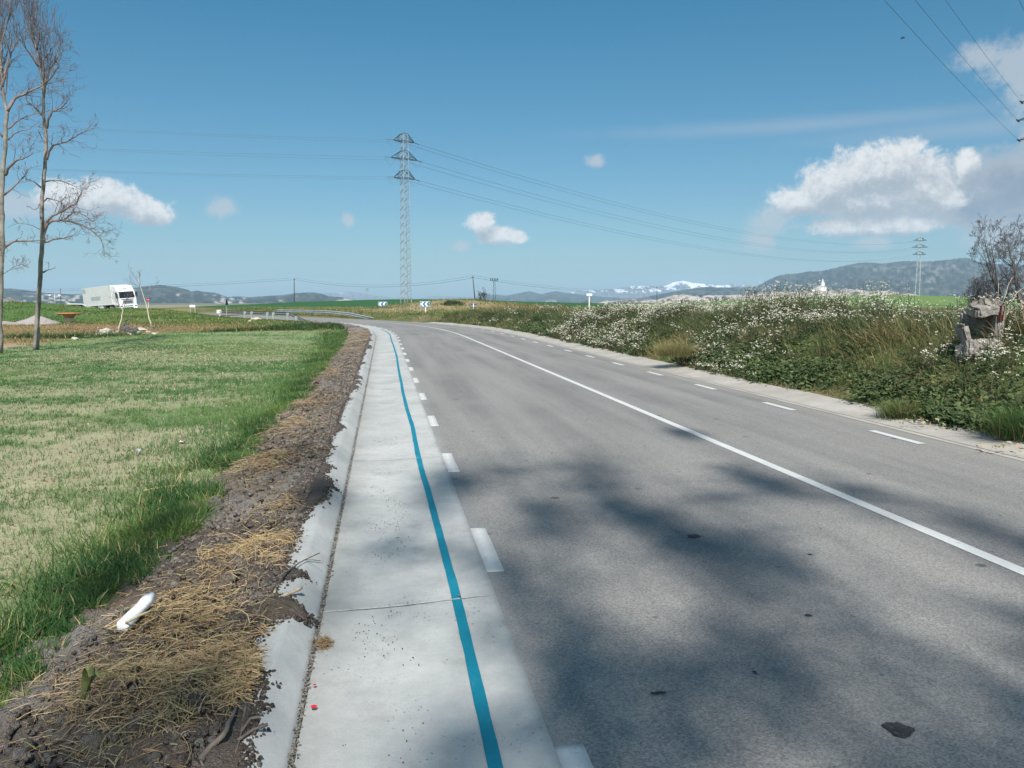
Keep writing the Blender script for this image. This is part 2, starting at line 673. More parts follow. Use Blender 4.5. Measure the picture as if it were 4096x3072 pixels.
# right bank
rm = (gl > 3.2) & (rr < 135)
rb = lerpc(np.tile(np.array([(0.09, 0.11, 0.04)]), (len(gx), 1)), (0.22, 0.17, 0.09), sst(nf, .4, .65) * .6)
rb = lerpc(rb, (0.33, 0.25, 0.15), sst(gl, 6, 10) * sst(gl, 30, 18) * sst(ga, 62, 75) * .8)
tn = np.exp(-(((gx + 16) / 12) ** 2 + ((gy - 121) / 7) ** 2))
rb = lerpc(rb, (0.48, 0.38, 0.27), np.clip(tn * 1.6, 0, 1))
base = np.where(rm[:, None], rb, base)
# far fields
dg = (gy > 135) & (gaz > -22) & (gaz < 9) & (rr < 520)
base = np.where(dg[:, None], np.array([(0.035, 0.105, 0.038)])[0], base)
bgf = (gy > 125) & (gaz >= 9) & (rr < 520)
base = np.where(bgf[:, None], lerpc(np.tile(np.array([(0.135, 0.215, 0.075)]), (len(gx), 1)), (0.2, 0.22, 0.08), sst(nb, .5, .7) * .5), base)
fl_ = rr > 520
base = np.where(fl_[:, None], lerpc(np.tile(np.array([(0.12, 0.15, 0.08)]), (len(gx), 1)), (0.26, 0.23, 0.16), sst(fbm(gx * .004, gy * .004, 4, 77), .4, .6)), base)
NR, NA = GX.shape
idx = np.arange(NR * NA).reshape(NR, NA)
q = np.stack([idx[:-1, :-1], idx[1:, :-1], idx[1:, 1:], idx[:-1, 1:]], -1).reshape(-1, 4)
q = q[:, ::-1]
fm = lambda arr: arr[q].mean(1)
f_field = fieldm[q].sum(1) >= 3
f_l, f_r, f_y, f_az, f_a = fm(gl), fm(rr), fm(gy), gaz[q[:, 0]], fm(ga)
f_left = (~f_field) & (f_l < -5.2) & (f_y > 20) & (f_r < 115) & (f_az > -60)
f_gb = f_left & (fm(gy + .1 * (gx + 40)) > 60)
f_dirt = f_left & ~f_gb
f_rb = (f_l > 3.3) & (f_r < 135) & (f_y > -12) & (~f_field)
f_dg = (f_y > 135) & (f_az > -22) & (f_az < 9) & (f_r < 520)
f_bg = (f_y > 125) & (f_az >= 9) & (f_az < 60) & (f_r < 520) & ~f_rb
rest = ~(f_field | f_left | f_rb | f_dg | f_bg)
for nm, msk in (('crop_field', f_field), ('dirt_verge', f_dirt), ('grassy_bank_ground', f_gb), ('roadside_bank_ground', f_rb),
                ('distant_crop_field', f_dg), ('distant_meadow_field', f_bg), ('ground', rest)):
    ff = q[msk]
    used, inv = np.unique(ff, return_inverse=True)
    o = np_mesh(nm, np.stack([gx[used], gy[used], gz[used]], -1), inv.reshape(ff.shape), MFIELD if nm == 'crop_field' else MTERR, col=base[used], smooth=True)
    tag(o, kind='structure')
hole = np_mesh('ground_centre', np.array([(math.sin(k / 12 * 6.2832) * .7, math.cos(k / 12 * 6.2832) * .7, -0.06) for k in range(12)]), np.array([(0, k + 1, k) for k in range(1, 11)]), MTERR, col=np.tile(np.array([(0.2, .18, .15)]), (12, 1)))
tag(hole, kind='structure')


# ------------------------------------------------------------------ road surfaces
def mat_asphalt():
    m, t, bs, out = mat_new('asphalt')
    g = t.node('ShaderNodeTexCoord').outputs['Object']
    uv = t.node('ShaderNodeAttribute', attribute_name='lat').outputs['Fac']
    arc = t.node('ShaderNodeAttribute', attribute_name='arc').outputs['Fac']
    la = t.node('ShaderNodeCombineXYZ', {0: uv, 1: t.m('MULTIPLY', arc, 0.06), 2: 0.0}).outputs[0]
    lb = t.node('ShaderNodeCombineXYZ', {0: uv, 1: t.m('MULTIPLY', arc, 0.35), 2: 0.0}).outputs[0]
    streak = t.noise(la, 1.6, 4, .55)
    patch = t.noise(g, 0.35, 5, .6)
    c_ = t.mix(t.ss(streak, .32, .68), (0.175, 0.169, 0.165), (0.265, 0.253, 0.238))
    c_ = t.mix(t.m('MULTIPLY', t.ss(patch, .35, .7), .55), c_, (0.262, 0.25, 0.232))
    # the aggregate
    v = t.node('ShaderNodeTexVoronoi', {'Vector': g, 'Scale': 120.0})
    agg = t.node('ShaderNodeSeparateColor', {0: v.outputs['Color']}).outputs[0]
    grit = t.noise(g, 90, 4, .75)
    k = t.m('MULTIPLY', t.lin(agg, 0, 1, .70, 1.30), t.lin(grit, .3, .7, .78, 1.20))
    c_ = t.vm('MULTIPLY', c_, t.node('ShaderNodeCombineXYZ', {0: k, 1: k, 2: k}).outputs[0])
    wl = t.m('ADD', t.m('ABSOLUTE', t.m('ADD', uv, 1.7)), 0)
    # small dark drips
    vd = t.node('ShaderNodeTexVoronoi', {'Vector': g, 'Scale': 2.3})
    vr = t.node('ShaderNodeSeparateColor', {0: vd.outputs['Color']})
    dd = t.m('ADD', vd.outputs['Distance'], t.m('MULTIPLY', t.m('SUBTRACT', t.noise(g, 30, 3, .6), .5), .10))
    drip = t.m('MULTIPLY', t.ss(dd, .115, .05), t.ss(vr.outputs[0], .35, .8))
    c_ = t.mix(t.m('MULTIPLY', drip, .72), c_, (0.035, 0.033, 0.035))
    vd2 = t.node('ShaderNodeTexVoronoi', {'Vector': g, 'Scale': 6.5})
    vr2 = t.node('ShaderNodeSeparateColor', {0: vd2.outputs['Color']})
    dr2 = t.m('MULTIPLY', t.ss(vd2.outputs['Distance'], .13, .07), t.ss(vr2.outputs[0], .6, .9))
    c_ = t.mix(t.m('MULTIPLY', dr2, .55), c_, (0.05, 0.048, 0.05))
    # pale dusty edge on the left, beside the gutter
    eg = t.m('MULTIPLY', t.ss(t.m('ADD', uv, t.m('MULTIPLY', t.noise(lb, 3.0, 5, .7), .25)), -2.98, -3.30), .75)
    c_ = t.mix(eg, c_, (0.36, 0.355, 0.34))
    eg2 = t.m('MULTIPLY', t.ss(t.m('ADD', uv, t.m('MULTIPLY', t.noise(lb, 2.0, 5, .7), .3)), 2.55, 2.85), .45)
    c_ = t.mix(eg2, c_, (0.30, 0.28, 0.25))
    t.inp(bs.inputs['Base Color'], c_)
    bs.inputs['Specular IOR Level'].default_value = 0.35
    t.inp(bs.inputs['Roughness'], t.lin(grit, 0, 1, .7, .95))
    b = t.node('ShaderNodeBump', {'Height': t.m('ADD', agg, grit), 'Strength': .45, 'Distance': 0.006})
    t.inp(bs.inputs['Normal'], b.outputs[0])
    return m


def mat_concrete(name, c0=(0.365, 0.372, 0.360), c1=(0.47, 0.472, 0.452), grit_amt=.6, streaks=True):
    m, t, bs, out = mat_new(name)
    g = t.node('ShaderNodeTexCoord').outputs['Object']
    n0 = t.noise(g, 1.1, 5, .6)
    n1 = t.noise(g, 14, 6, .7)
    gs = t.vm('MULTIPLY', g, (9.0, 60.0, 30.0))
    rot = t.node('ShaderNodeMapping', {'Vector': g})
    rot.inputs['Rotation'].default_value = (0, 0, R(-9))
    rot.inputs['Scale'].default_value = (5.0, 70.0, 1.0)
    broom = t.noise(rot.outputs[0], 3.0, 3, .6)
    c_ = t.mix(t.ss(n0, .3, .7), c0, c1)
    k = t.m('MULTIPLY', t.lin(n1, .3, .7, .93, 1.07), t.lin(t.noise(g, 160, 3, .7), .3, .7, .9, 1.1))
    c_ = t.vm('MULTIPLY', c_, t.node('ShaderNodeCombineXYZ', {0: k, 1: k, 2: k}).outputs[0])
    c_ = t.mix(t.m('MULTIPLY', t.ss(t.noise(g, 2.6, 7, .68), .48, .72), .38), c_, (0.27, 0.262, 0.245))
    c_ = t.mix(t.m('MULTIPLY', t.ss(t.noise(g, 7.5, 6, .7, .6), .56, .68), .25), c_, (0.50, 0.495, 0.475))
    # scattered specks of earth
    v = t.node('ShaderNodeTexVoronoi', {'Vector': g, 'Scale': 34.0})
    vc = t.node('ShaderNodeSeparateColor', {0: v.outputs['Color']})
    zone = t.ss(t.noise(g, 1.6, 4, .6), .46, .66)
    sp = t.m('MULTIPLY', t.ss(v.outputs['Distance'], .30, .16), t.ss(vc.outputs[0], .70, .74))
    sp = t.m('MULTIPLY', sp, t.m('MULTIPLY_ADD', zone, .85, .12))
    v2 = t.node('ShaderNodeTexVoronoi', {'Vector': g, 'Scale': 85.0})
    vc2 = t.node('ShaderNodeSeparateColor', {0: v2.outputs['Color']})
    sp2 = t.m('MULTIPLY', t.m('MULTIPLY', t.ss(v2.outputs['Distance'], .34, .16), t.ss(vc2.outputs[0], .62, .68)), zone)
    c_ = t.mix(t.m('MULTIPLY', t.m('MAXIMUM', sp, sp2), grit_amt), c_, (0.10, 0.095, 0.085))
    t.inp(bs.inputs['Base Color'], c_)
    bs.inputs['Specular IOR Level'].default_value = 0.3
    bs.inputs['Roughness'].default_value = 0.85
    hsum = t.m('ADD', t.m('MULTIPLY', broom, .8), t.m('ADD', n1, t.m('MULTIPLY', sp, .6)))
    b = t.node('ShaderNodeBump', {'Height': hsum, 'Strength': .35, 'Distance': 0.006})
    t.inp(bs.inputs['Normal'], b.outputs[0])
    return m


def mat_paint(name, col, wear=(0.2, .2, .2), amt=.5, lo=.55, hi=.72):
    m, t, bs, out = mat_new(name)
    g = t.node('ShaderNodeTexCoord').outputs['Object']
    n = t.noise(g, 55, 6, .75)
    n2 = t.noise(g, 4, 5, .6)
    c_ = t.mix(t.ss(n2, .3, .7), tuple(q * .88 for q in col), col)
    f = t.ss(t.m('ADD', t.m('MULTIPLY', n, .7), t.m('MULTIPLY', n2, .3)), lo, hi)
    c_ = t.mix(t.m('MULTIPLY', f, amt), c_, wear)
    t.inp(bs.inputs['Base Color'], c_)
    bs.inputs['Roughness'].default_value = .7
    bs.inputs['Specular IOR Level'].default_value = .3
    b = t.node('ShaderNodeBump', {'Height': t.noise(g, 120, 4, .7), 'Strength': .5, 'Distance': 0.005})
    t.inp(bs.inputs['Normal'], b.outputs[0])
    return m


MASPH = mat_asphalt()
MCONC = mat_concrete('gutter_concrete')
MKERB = mat_concrete('kerb_concrete', (0.355, 0.362, 0.350), (0.44, 0.445, 0.43), .45)
MOLDC = mat_concrete('old_gutter_concrete', (0.34, 0.315, 0.275), (0.44, 0.41, 0.37), .5)
MWHITE = mat_paint('white_road_paint', (0.62, 0.622, 0.605), (0.26, .255, .25), .62, .5, .7)
MBLUE = mat_paint('turquoise_paint', (0.004, 0.20, 0.285), (0.10, .28, .32), .5, .52, .70)
MRED = mat_paint('red_paint', (0.6, 0.02, 0.04), (0.5, .05, .05), .3)
MJOINT = simple('joint_dust', (0.47, 0.46, 0.43), .95, var=.25, nscale=30)
MJOINTD = simple('joint_grit', (0.24, 0.22, 0.19), .95, var=.5, nscale=60)


def strip(a, prof, z=None):
    """a: arc samples; prof: list of (l, z) -> verts, quads, lat, arc"""
    a = np.asarray(a, float)
    V, LA, AR = [], [], []
    for (l, zz) in prof:
        lv = l(a) if callable(l) else np.full(len(a), l)
        zv = zz(a) if callable(zz) else np.full(len(a), zz)
        x, y = rp(a, lv)
        V.append(np.stack([x, y, zv], -1))
        LA.append(lv)
        AR.append(a)
    n = len(a)
    V = np.concatenate(V)
    idx = np.arange(n * len(prof)).reshape(len(prof), n)
    q = np.stack([idx[:-1, :-1], idx[1:, :-1], idx[1:, 1:], idx[:-1, 1:]], -1).reshape(-1, 4)
    return V, q, np.concatenate(LA), np.concatenate(AR)


def strip_obj(name, a, prof, mat, parent=None, smooth=False):
    V, q_, la, ar = strip(a, prof)
    return np_mesh(name, V, q_, mat, parent, extra={'lat': la, 'arc': ar}, smooth=smooth)


AA = np.concatenate([np.arange(-40, 30, .5), np.arange(30, 250, 1.0)])
road = strip_obj('road', AA, [(lambda a: np.where(a < 78, L_GUT, -3.9), 0.0), (-1.7, .012), (0, .02), (1.5, .01), (R_EDGE, 0.0)], MASPH)
tag(road, kind='structure')

# markings: every dash is a piece of the road


def dash(a0, length, l, wid, z=0.016, mat=None, name='lane_dash', n=3, jit=.004):
    a = np.linspace(a0, a0 + length, n)
    r1 = random.uniform(-jit, jit)
    o = strip_obj(name, a, [(l - wid / 2 + r1, z), (l + wid / 2, z)], mat or MWHITE, road)
    return o


def ragged_dash(a0, length, l, wid, z, name='lane_dash'):
    """near dash with uneven edges and a few millimetres of thickness"""
    n = 28
    a = np.linspace(0, 1, n)
    e = lambda k: (fbm(a * 9 + a0, a * 0 + k, 3, 3 + k) - .5) * .012
    L = l - wid / 2 + e(1)
    Rr = l + wid / 2 + e(2)
    s0 = a0 + a * length
    V = []
    for lv, zz in ((L, z - .006), (L, z), (Rr, z), (Rr, z - .006)):
        x, y = rp(s0, lv)
        V.append(np.stack([x, y, np.full(n, zz)], -1))
    V = np.concatenate(V)
    idx = np.arange(4 * n).reshape(4, n)
    qq = np.stack([idx[:-1, :-1], idx[1:, :-1], idx[1:, 1:], idx[:-1, 1:]], -1).reshape(-1, 4)
    ends = np.array([[0, n, 2 * n, 3 * n][::-1], [n - 1, 2 * n - 1, 3 * n - 1, 4 * n - 1]])
    return np_mesh(name, V, [np.concatenate([qq, ends])], MWHITE, road)


a0 = 2.39
k = 0
while a0 < 150:
    if a0 < 30:
        ragged_dash(a0 + .05, 1.0, L_DASH + .055, .115, .0035)
    elif a0 < 78:
        dash(a0, 1.0, L_DASH + .055, .115, .007)
    elif a0 < 110:
        dash(a0, 1.0, -3.5, .14, .012)
    a0 += 3.0
a0 = 5.35
while a0 < 140:
    dash(a0 + .75, 1.0, R_DASH, .11, .0085)
    a0 += 3.0
strip_obj('centre_line', np.arange(-40, 170, .5), [(-.055, .0235), (.055, .0235)], MWHITE, road)

# oil stains, thin films on the asphalt
MOIL = mat_paint('oil_film', (0.030, 0.028, 0.030), (0.10, .095, .09), .8, .45, .6)


def blot(name, a0, l0, ra, rl_, z, mat, parent, seed=0, n=22):
    V = [(a0, l0)]
    for k_ in range(n):
        t_ = 2 * math.pi * k_ / n
        rr_ = 1 + .45 * (float(fbm(np.array([math.cos(t_) * 1.5 + seed * 3.3]), np.array([math.sin(t_) * 1.5 + 7]), 3, 9)[0]) - .5) * 2
        V.append((a0 + math.cos(t_) * ra * rr_, l0 + math.sin(t_) * rl_ * rr_))
    V = np.array(V)
    x, y = rp(V[:, 0], V[:, 1])
    vv = np.stack([x, y, np.full(len(V), z)], -1)
    return np_mesh(name, vv, np.array([(0, (k_ + 1) % n + 1, k_ + 1) for k_ in range(n)]), mat, parent)


def pxal(px, py):
    p_ = gp(px, py)
    a_, l_ = fren([p_.x], [p_.y])
    return float(a_[0]), float(l_[0])


for (px, py, ra, rl_, sd_) in ((3590, 2928, .055, .05, 1), (2775, 2153, .05, .05, 2), (2612, 2783, .011, .011, 3), (3240, 2227, .016, .016, 4),
                               (3232, 2472, .016, .018, 5), (3020, 2700, .018, .008, 6), (2640, 2780, .010, .03, 7)):
    a_, l_ = pxal(px, py)
    zc = .0125 + .006 * (1 - abs(l_) / 3)
    blot('oil_stain', a_, l_, ra, rl_, .0245 if abs(l_) < .6 else .0215 - .0035 * abs(l_), MOIL, road, sd_)

# left gutter: concrete slabs with joints, rising to a kerb with a sloped face
gutter = tag(empty('concrete_gutter'), kind='structure')
gutter['kind'] = 'structure'
JA = [4.98 + 4.2 * (i_) for i_ in range(-8, 18)]
for i_ in range(len(JA) - 1):
    s0, s1 = JA[i_], JA[i_ + 1]
    n = 10
    a = np.linspace(s0 + .0006, s1 - .0006, n)
    V, q_, la, ar = strip(a, [(L_JOINT + .012, -.05), (L_JOINT + .012, .004), (-3.9, -.012), (L_GUT - .02, .004), (L_GUT + .03, .0075), (L_GUT + .03, -.05)])
    np_mesh('slab', V, q_, MCONC, gutter)
    V, q_, la, ar = strip(a, [(L_KOUT - .012, -.12), (L_KOUT, .10), (L_KOUT + .008, .108), (L_KTOP - .012, .108), (L_KTOP + .008, .102), (L_JOINT - .03, .012), (L_JOINT - .012, .002), (L_JOINT - .012, -.05)])
    np_mesh('kerb_stone', V, q_, MKERB, gutter)
strip_obj('joint_bed', AA[(AA > -25) & (AA < 76)], [(L_KOUT - .006, -.03), (L_JOINT - .03, -.008), (L_JOINT + .03, -.008), (L_GUT, -.03)], MJOINTD, gutter)
# grit lying along the joint between kerb and gutter, and pale seams across the slabs


def pebbles(name, P, S, cols, mat, parent=None, kind='stuff'):
    """irregular eight-cornered grains"""
    n = len(P)
    c_ = np.array([(-1, -1, -.6), (1, -1, -.6), (1, 1, -.6), (-1, 1, -.6), (-.6, -.6, .7), (.6, -.6, .7), (.6, .6, .7), (-.6, .6, .7)])
    rng = np.random.RandomState(len(name) + n)
    V = c_[None] * rng.uniform(.55, 1.2, (n, 8, 3)) * S[:, None, None] * .5
    th = rng.uniform(0, 6.28, n)
    cx, sx = np.cos(th)[:, None], np.sin(th)[:, None]
    x = V[..., 0] * cx - V[..., 1] * sx
    y = V[..., 0] * sx + V[..., 1] * cx
    V = np.stack([x, y, V[..., 2]], -1) + P[:, None]
    f = np.array([(0, 3, 2, 1), (4, 5, 6, 7), (0, 1, 5, 4), (1, 2, 6, 5), (2, 3, 7, 6), (3, 0, 4, 7)])
    F = f[None] + (np.arange(n) * 8)[:, None, None]
    o = np_mesh(name, V.reshape(-1, 3), F.reshape(-1, 4), mat, parent, col=np.repeat(cols, 8, 0))
    if kind:
        o['kind'] = kind
    return o


rng = np.random.RandomState(5)
n = 5200
a = 1.5 + rng.uniform(0, 1, n) ** 1.7 * 40
l = L_JOINT + rng.normal(0, .009, n)
x, y = rp(a, l)
S = rng.uniform(.004, .013, n) * (1 + a * .02)
cols = np.array([(0.33, .31, .28)]) * rng.uniform(.45, 1.6, (n, 1))
pebbles('joint_gravel', np.stack([x, y, np.full(n, .004)], -1), S, cols, MSOIL)
for i_, s in enumerate(JA):
    if s < 0 or s > 60:
        continue
    n = 30
    t_ = np.linspace(0, 1, n)
    aa = s + .10 * t_ - .05
    lv = L_JOINT + .02 + (L_GUT - .02 - L_JOINT) * t_
    w_ = .0035 + .004 * vn(t_ * 20, t_ * 0 + i_, 3)
    x0, y0 = rp(aa - w_ + .006 * (vn(t_ * 25, t_ * 0, i_) - .5), lv)
    x1, y1 = rp(aa + w_ + .006 * (vn(t_ * 25, t_ * 0, i_) - .5), lv)
    zz = .0085 - .012 * (1 - np.abs(t_ - .4) / .6) * .8
    V = np.concatenate([np.stack([x0, y0, zz], -1), np.stack([x1, y1, zz], -1)])
    idx = np.arange(2 * n).reshape(2, n)
    qq = np.stack([idx[:-1, :-1], idx[:-1, 1:], idx[1:, 1:], idx[1:, :-1]], -1).reshape(-1, 4)
    np_mesh('slab_seam', V, qq, MJOINT, gutter)
# the blue line, wavering a little, laid on the gutter
ab = np.concatenate([np.arange(-20, 12, .1), np.arange(12, 52, .5)])
wob = lambda a: L_BLUE + .022 * (fbm(a * .25, a * 0, 3, 6) - .5) * 2 + .02 * np.sin(a * .3)
zb = lambda a: np.full(len(a), -.0015)
bl = strip_obj('painted_blue_line', ab, [(lambda a: wob(a) - .027 - .004 * (vn(a * 6, a * 0, 1) - .5), .0005), (lambda a: wob(a) + .027 + .004 * (vn(a * 6, a * 0, 2) - .5), .0045)], MBLUE, gutter)
bl.location.z = .0015
for (px, py, r_) in ((1258, 2758, .008), (1256, 2846, .015), (1840, 2392, .008)):
    a_, l_ = pxal(px, py)
    blot('red_paint_mark', a_, l_, r_, r_ * .9, .0165 if l_ > -4 else .022, MRED, gutter, px % 7, 14)

# right gutter: old concrete apron with an uneven lip
rg = strip_obj('old_concrete_apron', np.arange(-20, 66, .2), [(lambda a: R_EDGE + .0 * a, .0035), (lambda a: R_EDGE + .10 + .03 * (fbm(a, a * 0, 3, 3) - .5), .012), (lambda a: R_EDGE + .14 + .03 * (fbm(a, a * 0, 3, 3) - .5), -.012),
               (lambda a: R_CONC - .12 + .16 * (fbm(a * .9, a * 0, 3, 8) - .5), .01), (lambda a: R_VEG + .35 + .2 * (fbm(a * .9, a * 0, 3, 8) - .5), .07)], MOLDC, None, True)
tag(rg, kind='structure')
strip_obj('white_edge_seam', np.arange(2, 60, .3), [(lambda a: R_EDGE + .085 + .03 * (fbm(a, a * 0, 3, 3) - .5), .0165), (lambda a: R_EDGE + .115 + .03 * (fbm(a, a * 0, 3, 3) - .5), .0165)], mat_paint('seam_mortar', (.52, .5, .46), (.3, .28, .25), .8, .4, .6), rg)
# side road where the lorry stands, and its junction
sp_ = np.array([(-34, 97), (-42, 98.5), (-51, 105.0), (-63, 117), (-90, 144), (-130, 182)])
V = []
for i_, p_ in enumerate(sp_):
    d_ = sp_[min(i_ + 1, len(sp_) - 1)] - sp_[max(i_ - 1, 0)]
    d_ = d_ / np.linalg.norm(d_)
    nn_ = np.array([d_[1], -d_[0]])
    for s_ in (-3.4, 3.4):
        pt = p_ + nn_ * s_
        V.append((pt[0], pt[1], .34))
side = np_mesh('side_road', np.array(V), np.array([(2 * i_, 2 * i_ + 2, 2 * i_ + 3, 2 * i_ + 1) for i_ in range(len(sp_) - 1)]), MASPH, extra={'lat': np.zeros(len(V)), 'arc': np.zeros(len(V))})
tag(side, kind='structure')

# ------------------------------------------------------------------ soil strip between kerb and field
as_ = np.concatenate([np.arange(-4, 9, .018), np.arange(9, 20, .05), np.arange(20, 75, .15)])
NL = 64
tt = np.linspace(0, 1, NL)
ASG, TTG = np.meshgrid(as_, tt)
edge_in = L_KOUT - .015 + (.13 * sst(fbm(ASG * 1.3, ASG * 0, 4, 51), .48, .80) + .035 * (fbm(ASG * 5, ASG * 0, 3, 52) - .45)) * sst(TTG, .3, 0)
spill = .0
for (px, py, w_) in ((1090, 2520, .16), (1180, 2370, .10), (1180, 1990, .05), (1235, 1830, .05)):
    a_, l_ = pxal(px, py)
    spill = spill + np.exp(-((ASG - a_) / w_) ** 2) * w_ * 1.35
edge_in = edge_in + spill * sst(TTG, .35, 0)
LL = edge_in + (soil_edge(ASG) - .35 - edge_in) * TTG
sx_, sy_ = rp(ASG, LL)
hh = height(sx_, sy_, ASG.ravel(), LL.ravel())
bump_ = (fbm(sx_ * 2.6, sy_ * 2.6, 3, 61) - .45) * .20 + (fbm(sx_ * 12, sy_ * 12, 3, 62) - .5) * .085 + (fbm(sx_ * 34, sy_ * 34, 3, 63) - .5) * .055
bump_ = bump_ * sst(TTG, 0, .12) * sst(TTG, 1, .85) * (1 - .5 * sst(ASG, 12, 30))
crack = np.abs(fbm(sx_ * 2.1 + 5, sy_ * 2.1, 3, 64) - .5)
bump_ = bump_ - .03 * sst(crack, .016, 0) * sst(TTG, .45, .6)
bed = .085 - .10 * sst(TTG, .1, 1.0)
zz = np.maximum(hh, -.2) * sst(TTG, .6, 1.0) + (bed) * (1 - sst(TTG, .6, 1.0)) + bump_
zz = zz + sst(TTG, .06, 0) * (.108 + .006 - zz) * (LL > L_KOUT) - .22 * sst(TTG, .02, 0) * (LL <= L_KOUT - .01) * 0
ov = LL > L_KOUT - .01
zz = np.where(ov, np.maximum(zz, .114 + .05 * sst(TTG, 0, .10) * fbm(sx_ * 16, sy_ * 16, 3, 66) + .012 * fbm(sx_ * 45, sy_ * 45, 2, 67)), zz)
zz = np.where(LL > L_KTOP, zz - (LL - L_KTOP) * .7, zz)
zz[0] = np.where(LL[0] > L_KOUT - .005, .100 - np.clip(LL[0] - L_KTOP, 0, 1) * .75, .02)
wet = sst(fbm(sx_ * 1.6, sy_ * 1.1, 4, 71), .49, .60)
wet = np.clip(wet + (spill * 5 + .8 * (edge_in > L_KOUT + .03)) * sst(TTG, .45, .1), 0, 1)
sc = lerpc(np.tile(np.array([(0.285, 0.255, 0.228)]), (sx_.size, 1)), (0.12, 0.10, 0.088), wet.ravel() * .82)
sc = lerpc(sc, (0.24, 0.18, 0.125), (sst(fbm(sx_ * 2.3, sy_ * 2.3, 4, 72), .5, .68) * .6).ravel())
sc = lerpc(sc, (0.25, 0.225, 0.215), (sst(TTG, .5, .85) * sst(ASG, 4.5, 3.2) * (1 - wet * .4)).ravel())
n_, m_ = sx_.shape
idx = np.arange(n_ * m_).reshape(n_, m_)
qq = np.stack([idx[:-1, :-1], idx[:-1, 1:], idx[1:, 1:], idx[1:, :-1]], -1).reshape(-1, 4)
so = np_mesh('soil_strip', np.stack([sx_.ravel(), sy_.ravel(), zz.ravel()], -1), qq, MSOIL, col=sc, smooth=True)
tag(so, kind='structure')


def soil_z(a, l):
    """height of the soil strip under a scattered thing"""
    i_ = np.clip(np.searchsorted(as_, a), 0, len(as_) - 1)
    ei = LL[0, i_]
    eo = LL[-1, i_]
    t_ = np.clip((l - ei) / (eo - ei), 0, 1)
    j = np.clip((t_ * (NL - 1)).astype(int), 0, NL - 1)
    return zz[j, i_]


# ------------------------------------------------------------------ blades, leaves, straw
def blades(name, P, H, Wd, lean, col, mat, rng, droop=.5, seg=2, parent=None, leandir=None, tipcol=1.25):
    n = len(P)
    th = rng.uniform(0, 2 * np.pi, n)
    side = np.stack([np.cos(th), np.sin(th), np.zeros(n)], -1)
    ld = rng.uniform(0, 2 * np.pi, n) if leandir is None else leandir
    dl = np.stack([np.cos(ld), np.sin(ld), np.zeros(n)], -1)
    lev = [0, .5, 1.0] if seg == 2 else [0, .33, .68, 1.0]
    V = []
    C = []
    for k_, t_ in enumerate(lev):
        h_ = H * (t_ - droop * lean * t_ * t_)
        o = dl * (lean * H * t_ ** 1.6)[:, None]
        c0 = P + o + np.stack([np.zeros(n), np.zeros(n), h_], -1)
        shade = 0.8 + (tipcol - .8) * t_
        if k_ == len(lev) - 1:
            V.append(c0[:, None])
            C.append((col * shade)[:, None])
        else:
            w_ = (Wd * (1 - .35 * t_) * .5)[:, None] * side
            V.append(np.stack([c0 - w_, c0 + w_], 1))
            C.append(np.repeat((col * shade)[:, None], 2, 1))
    V = np.concatenate(V, 1)
    C = np.concatenate(C, 1)
    m_ = V.shape[1]
    b = (np.arange(n) * m_)[:, None]
    quads = []
    for k_ in range(len(lev) - 2):
        quads.append(np.array([2 * k_, 2 * k_ + 1, 2 * k_ + 3, 2 * k_ + 2])[None] + b)
    tri = np.array([m_ - 3, m_ - 2, m_ - 1])[None] + b
    o = np_mesh(name, V.reshape(-1, 3), [np.concatenate(quads), tri], mat, parent, col=C.reshape(-1, 3))
    return o


def jcol(c_, n, rng, v=.25, hue=.08):
    c_ = np.array([c_])
    k_ = rng.uniform(1 - v, 1 + v, (n, 1))
    return np.clip(c_ * k_ * rng.uniform(1 - hue, 1 + hue, (n, 3)), 0, 1)


def mixcols(ca, cb, t_, n, rng, v=.25):
    a_ = jcol(ca, n, rng, v)
    b_ = jcol(cb, n, rng, v)
    return a_ * (1 - t_[:, None]) + b_ * t_[:, None]


def inview(x, y, margin=3.0, amax=36.0):
    az_ = np.degrees(np.arctan2(x, y + .8))
    return (np.abs(az_) < amax) & (y > 1.6)


# young crop: seedlings in drilled rows, thinner on the poor patches
rng = np.random.RandomState(11)
Ps, Hs, Ws, Cs = [], [], [], []
for (y0, y1, dens, hh0, ww) in ((1.6, 7, 3000, .075, .0045), (7, 13, 2100, .075, .006), (13, 22, 1200, .075, .009), (22, 34, 380, .08, .014), (34, 49.3, 200, .085, .022)):
    xw = 22.0
    n = int((y1 - y0) * xw * dens)
    n = min(n, 420000)
    x = rng.uniform(-xw, 0, n)
    y = rng.uniform(y0, y1, n)
    k = inview(x, y)
    x, y = x[k], y[k]
    a, l = fren(x, y)
    ok = in_field(x, y, a, l)
    row = .5 + .5 * np.cos(2 * np.pi * (x * .93 + y * .36) / .17)
    cov = fbm(x * .22 + 3, y * .55, 4, 41)
    cov2 = fbm(x * 4.2, y * 4.2, 3, 42)
    p = sst(cov, .36, .56) * .66 + .34 + .2 * (l < -13)
    p = p * (0.12 + 1.1 * sst(cov2, .44, .56)) * (0.5 + .5 * row ** 2)
    p = p + .4 * sst(l, -7.2, -6.0)
    ok &= rng.uniform(0, 1, len(x)) < p
    x, y, l = x[ok], y[ok], l[ok]
    n = len(x)
    z = height(x, y, a[ok], l) - .005
    Ps.append(np.stack([x, y, z], -1))
    near = sst(l, -6.6, -5.6)
    Hs.append(hh0 * rng.uniform(.5, 1.35, n) * (1 + .4 * near))
    Ws.append(ww * rng.uniform(.7, 1.3, n))
    g_ = sst(fbm(x * .12, y * .2, 3, 43), .4, .65)
    Cs.append(mixcols((0.080, 0.185, 0.058), (0.175, 0.265, 0.085), g_ * .8 + rng.uniform(-.2, .2, n) + .1, n, rng))
P = np.concatenate(Ps)
H = np.concatenate(Hs)
Wd = np.concatenate(Ws)
Cc = np.concatenate(Cs)
n = len(P)
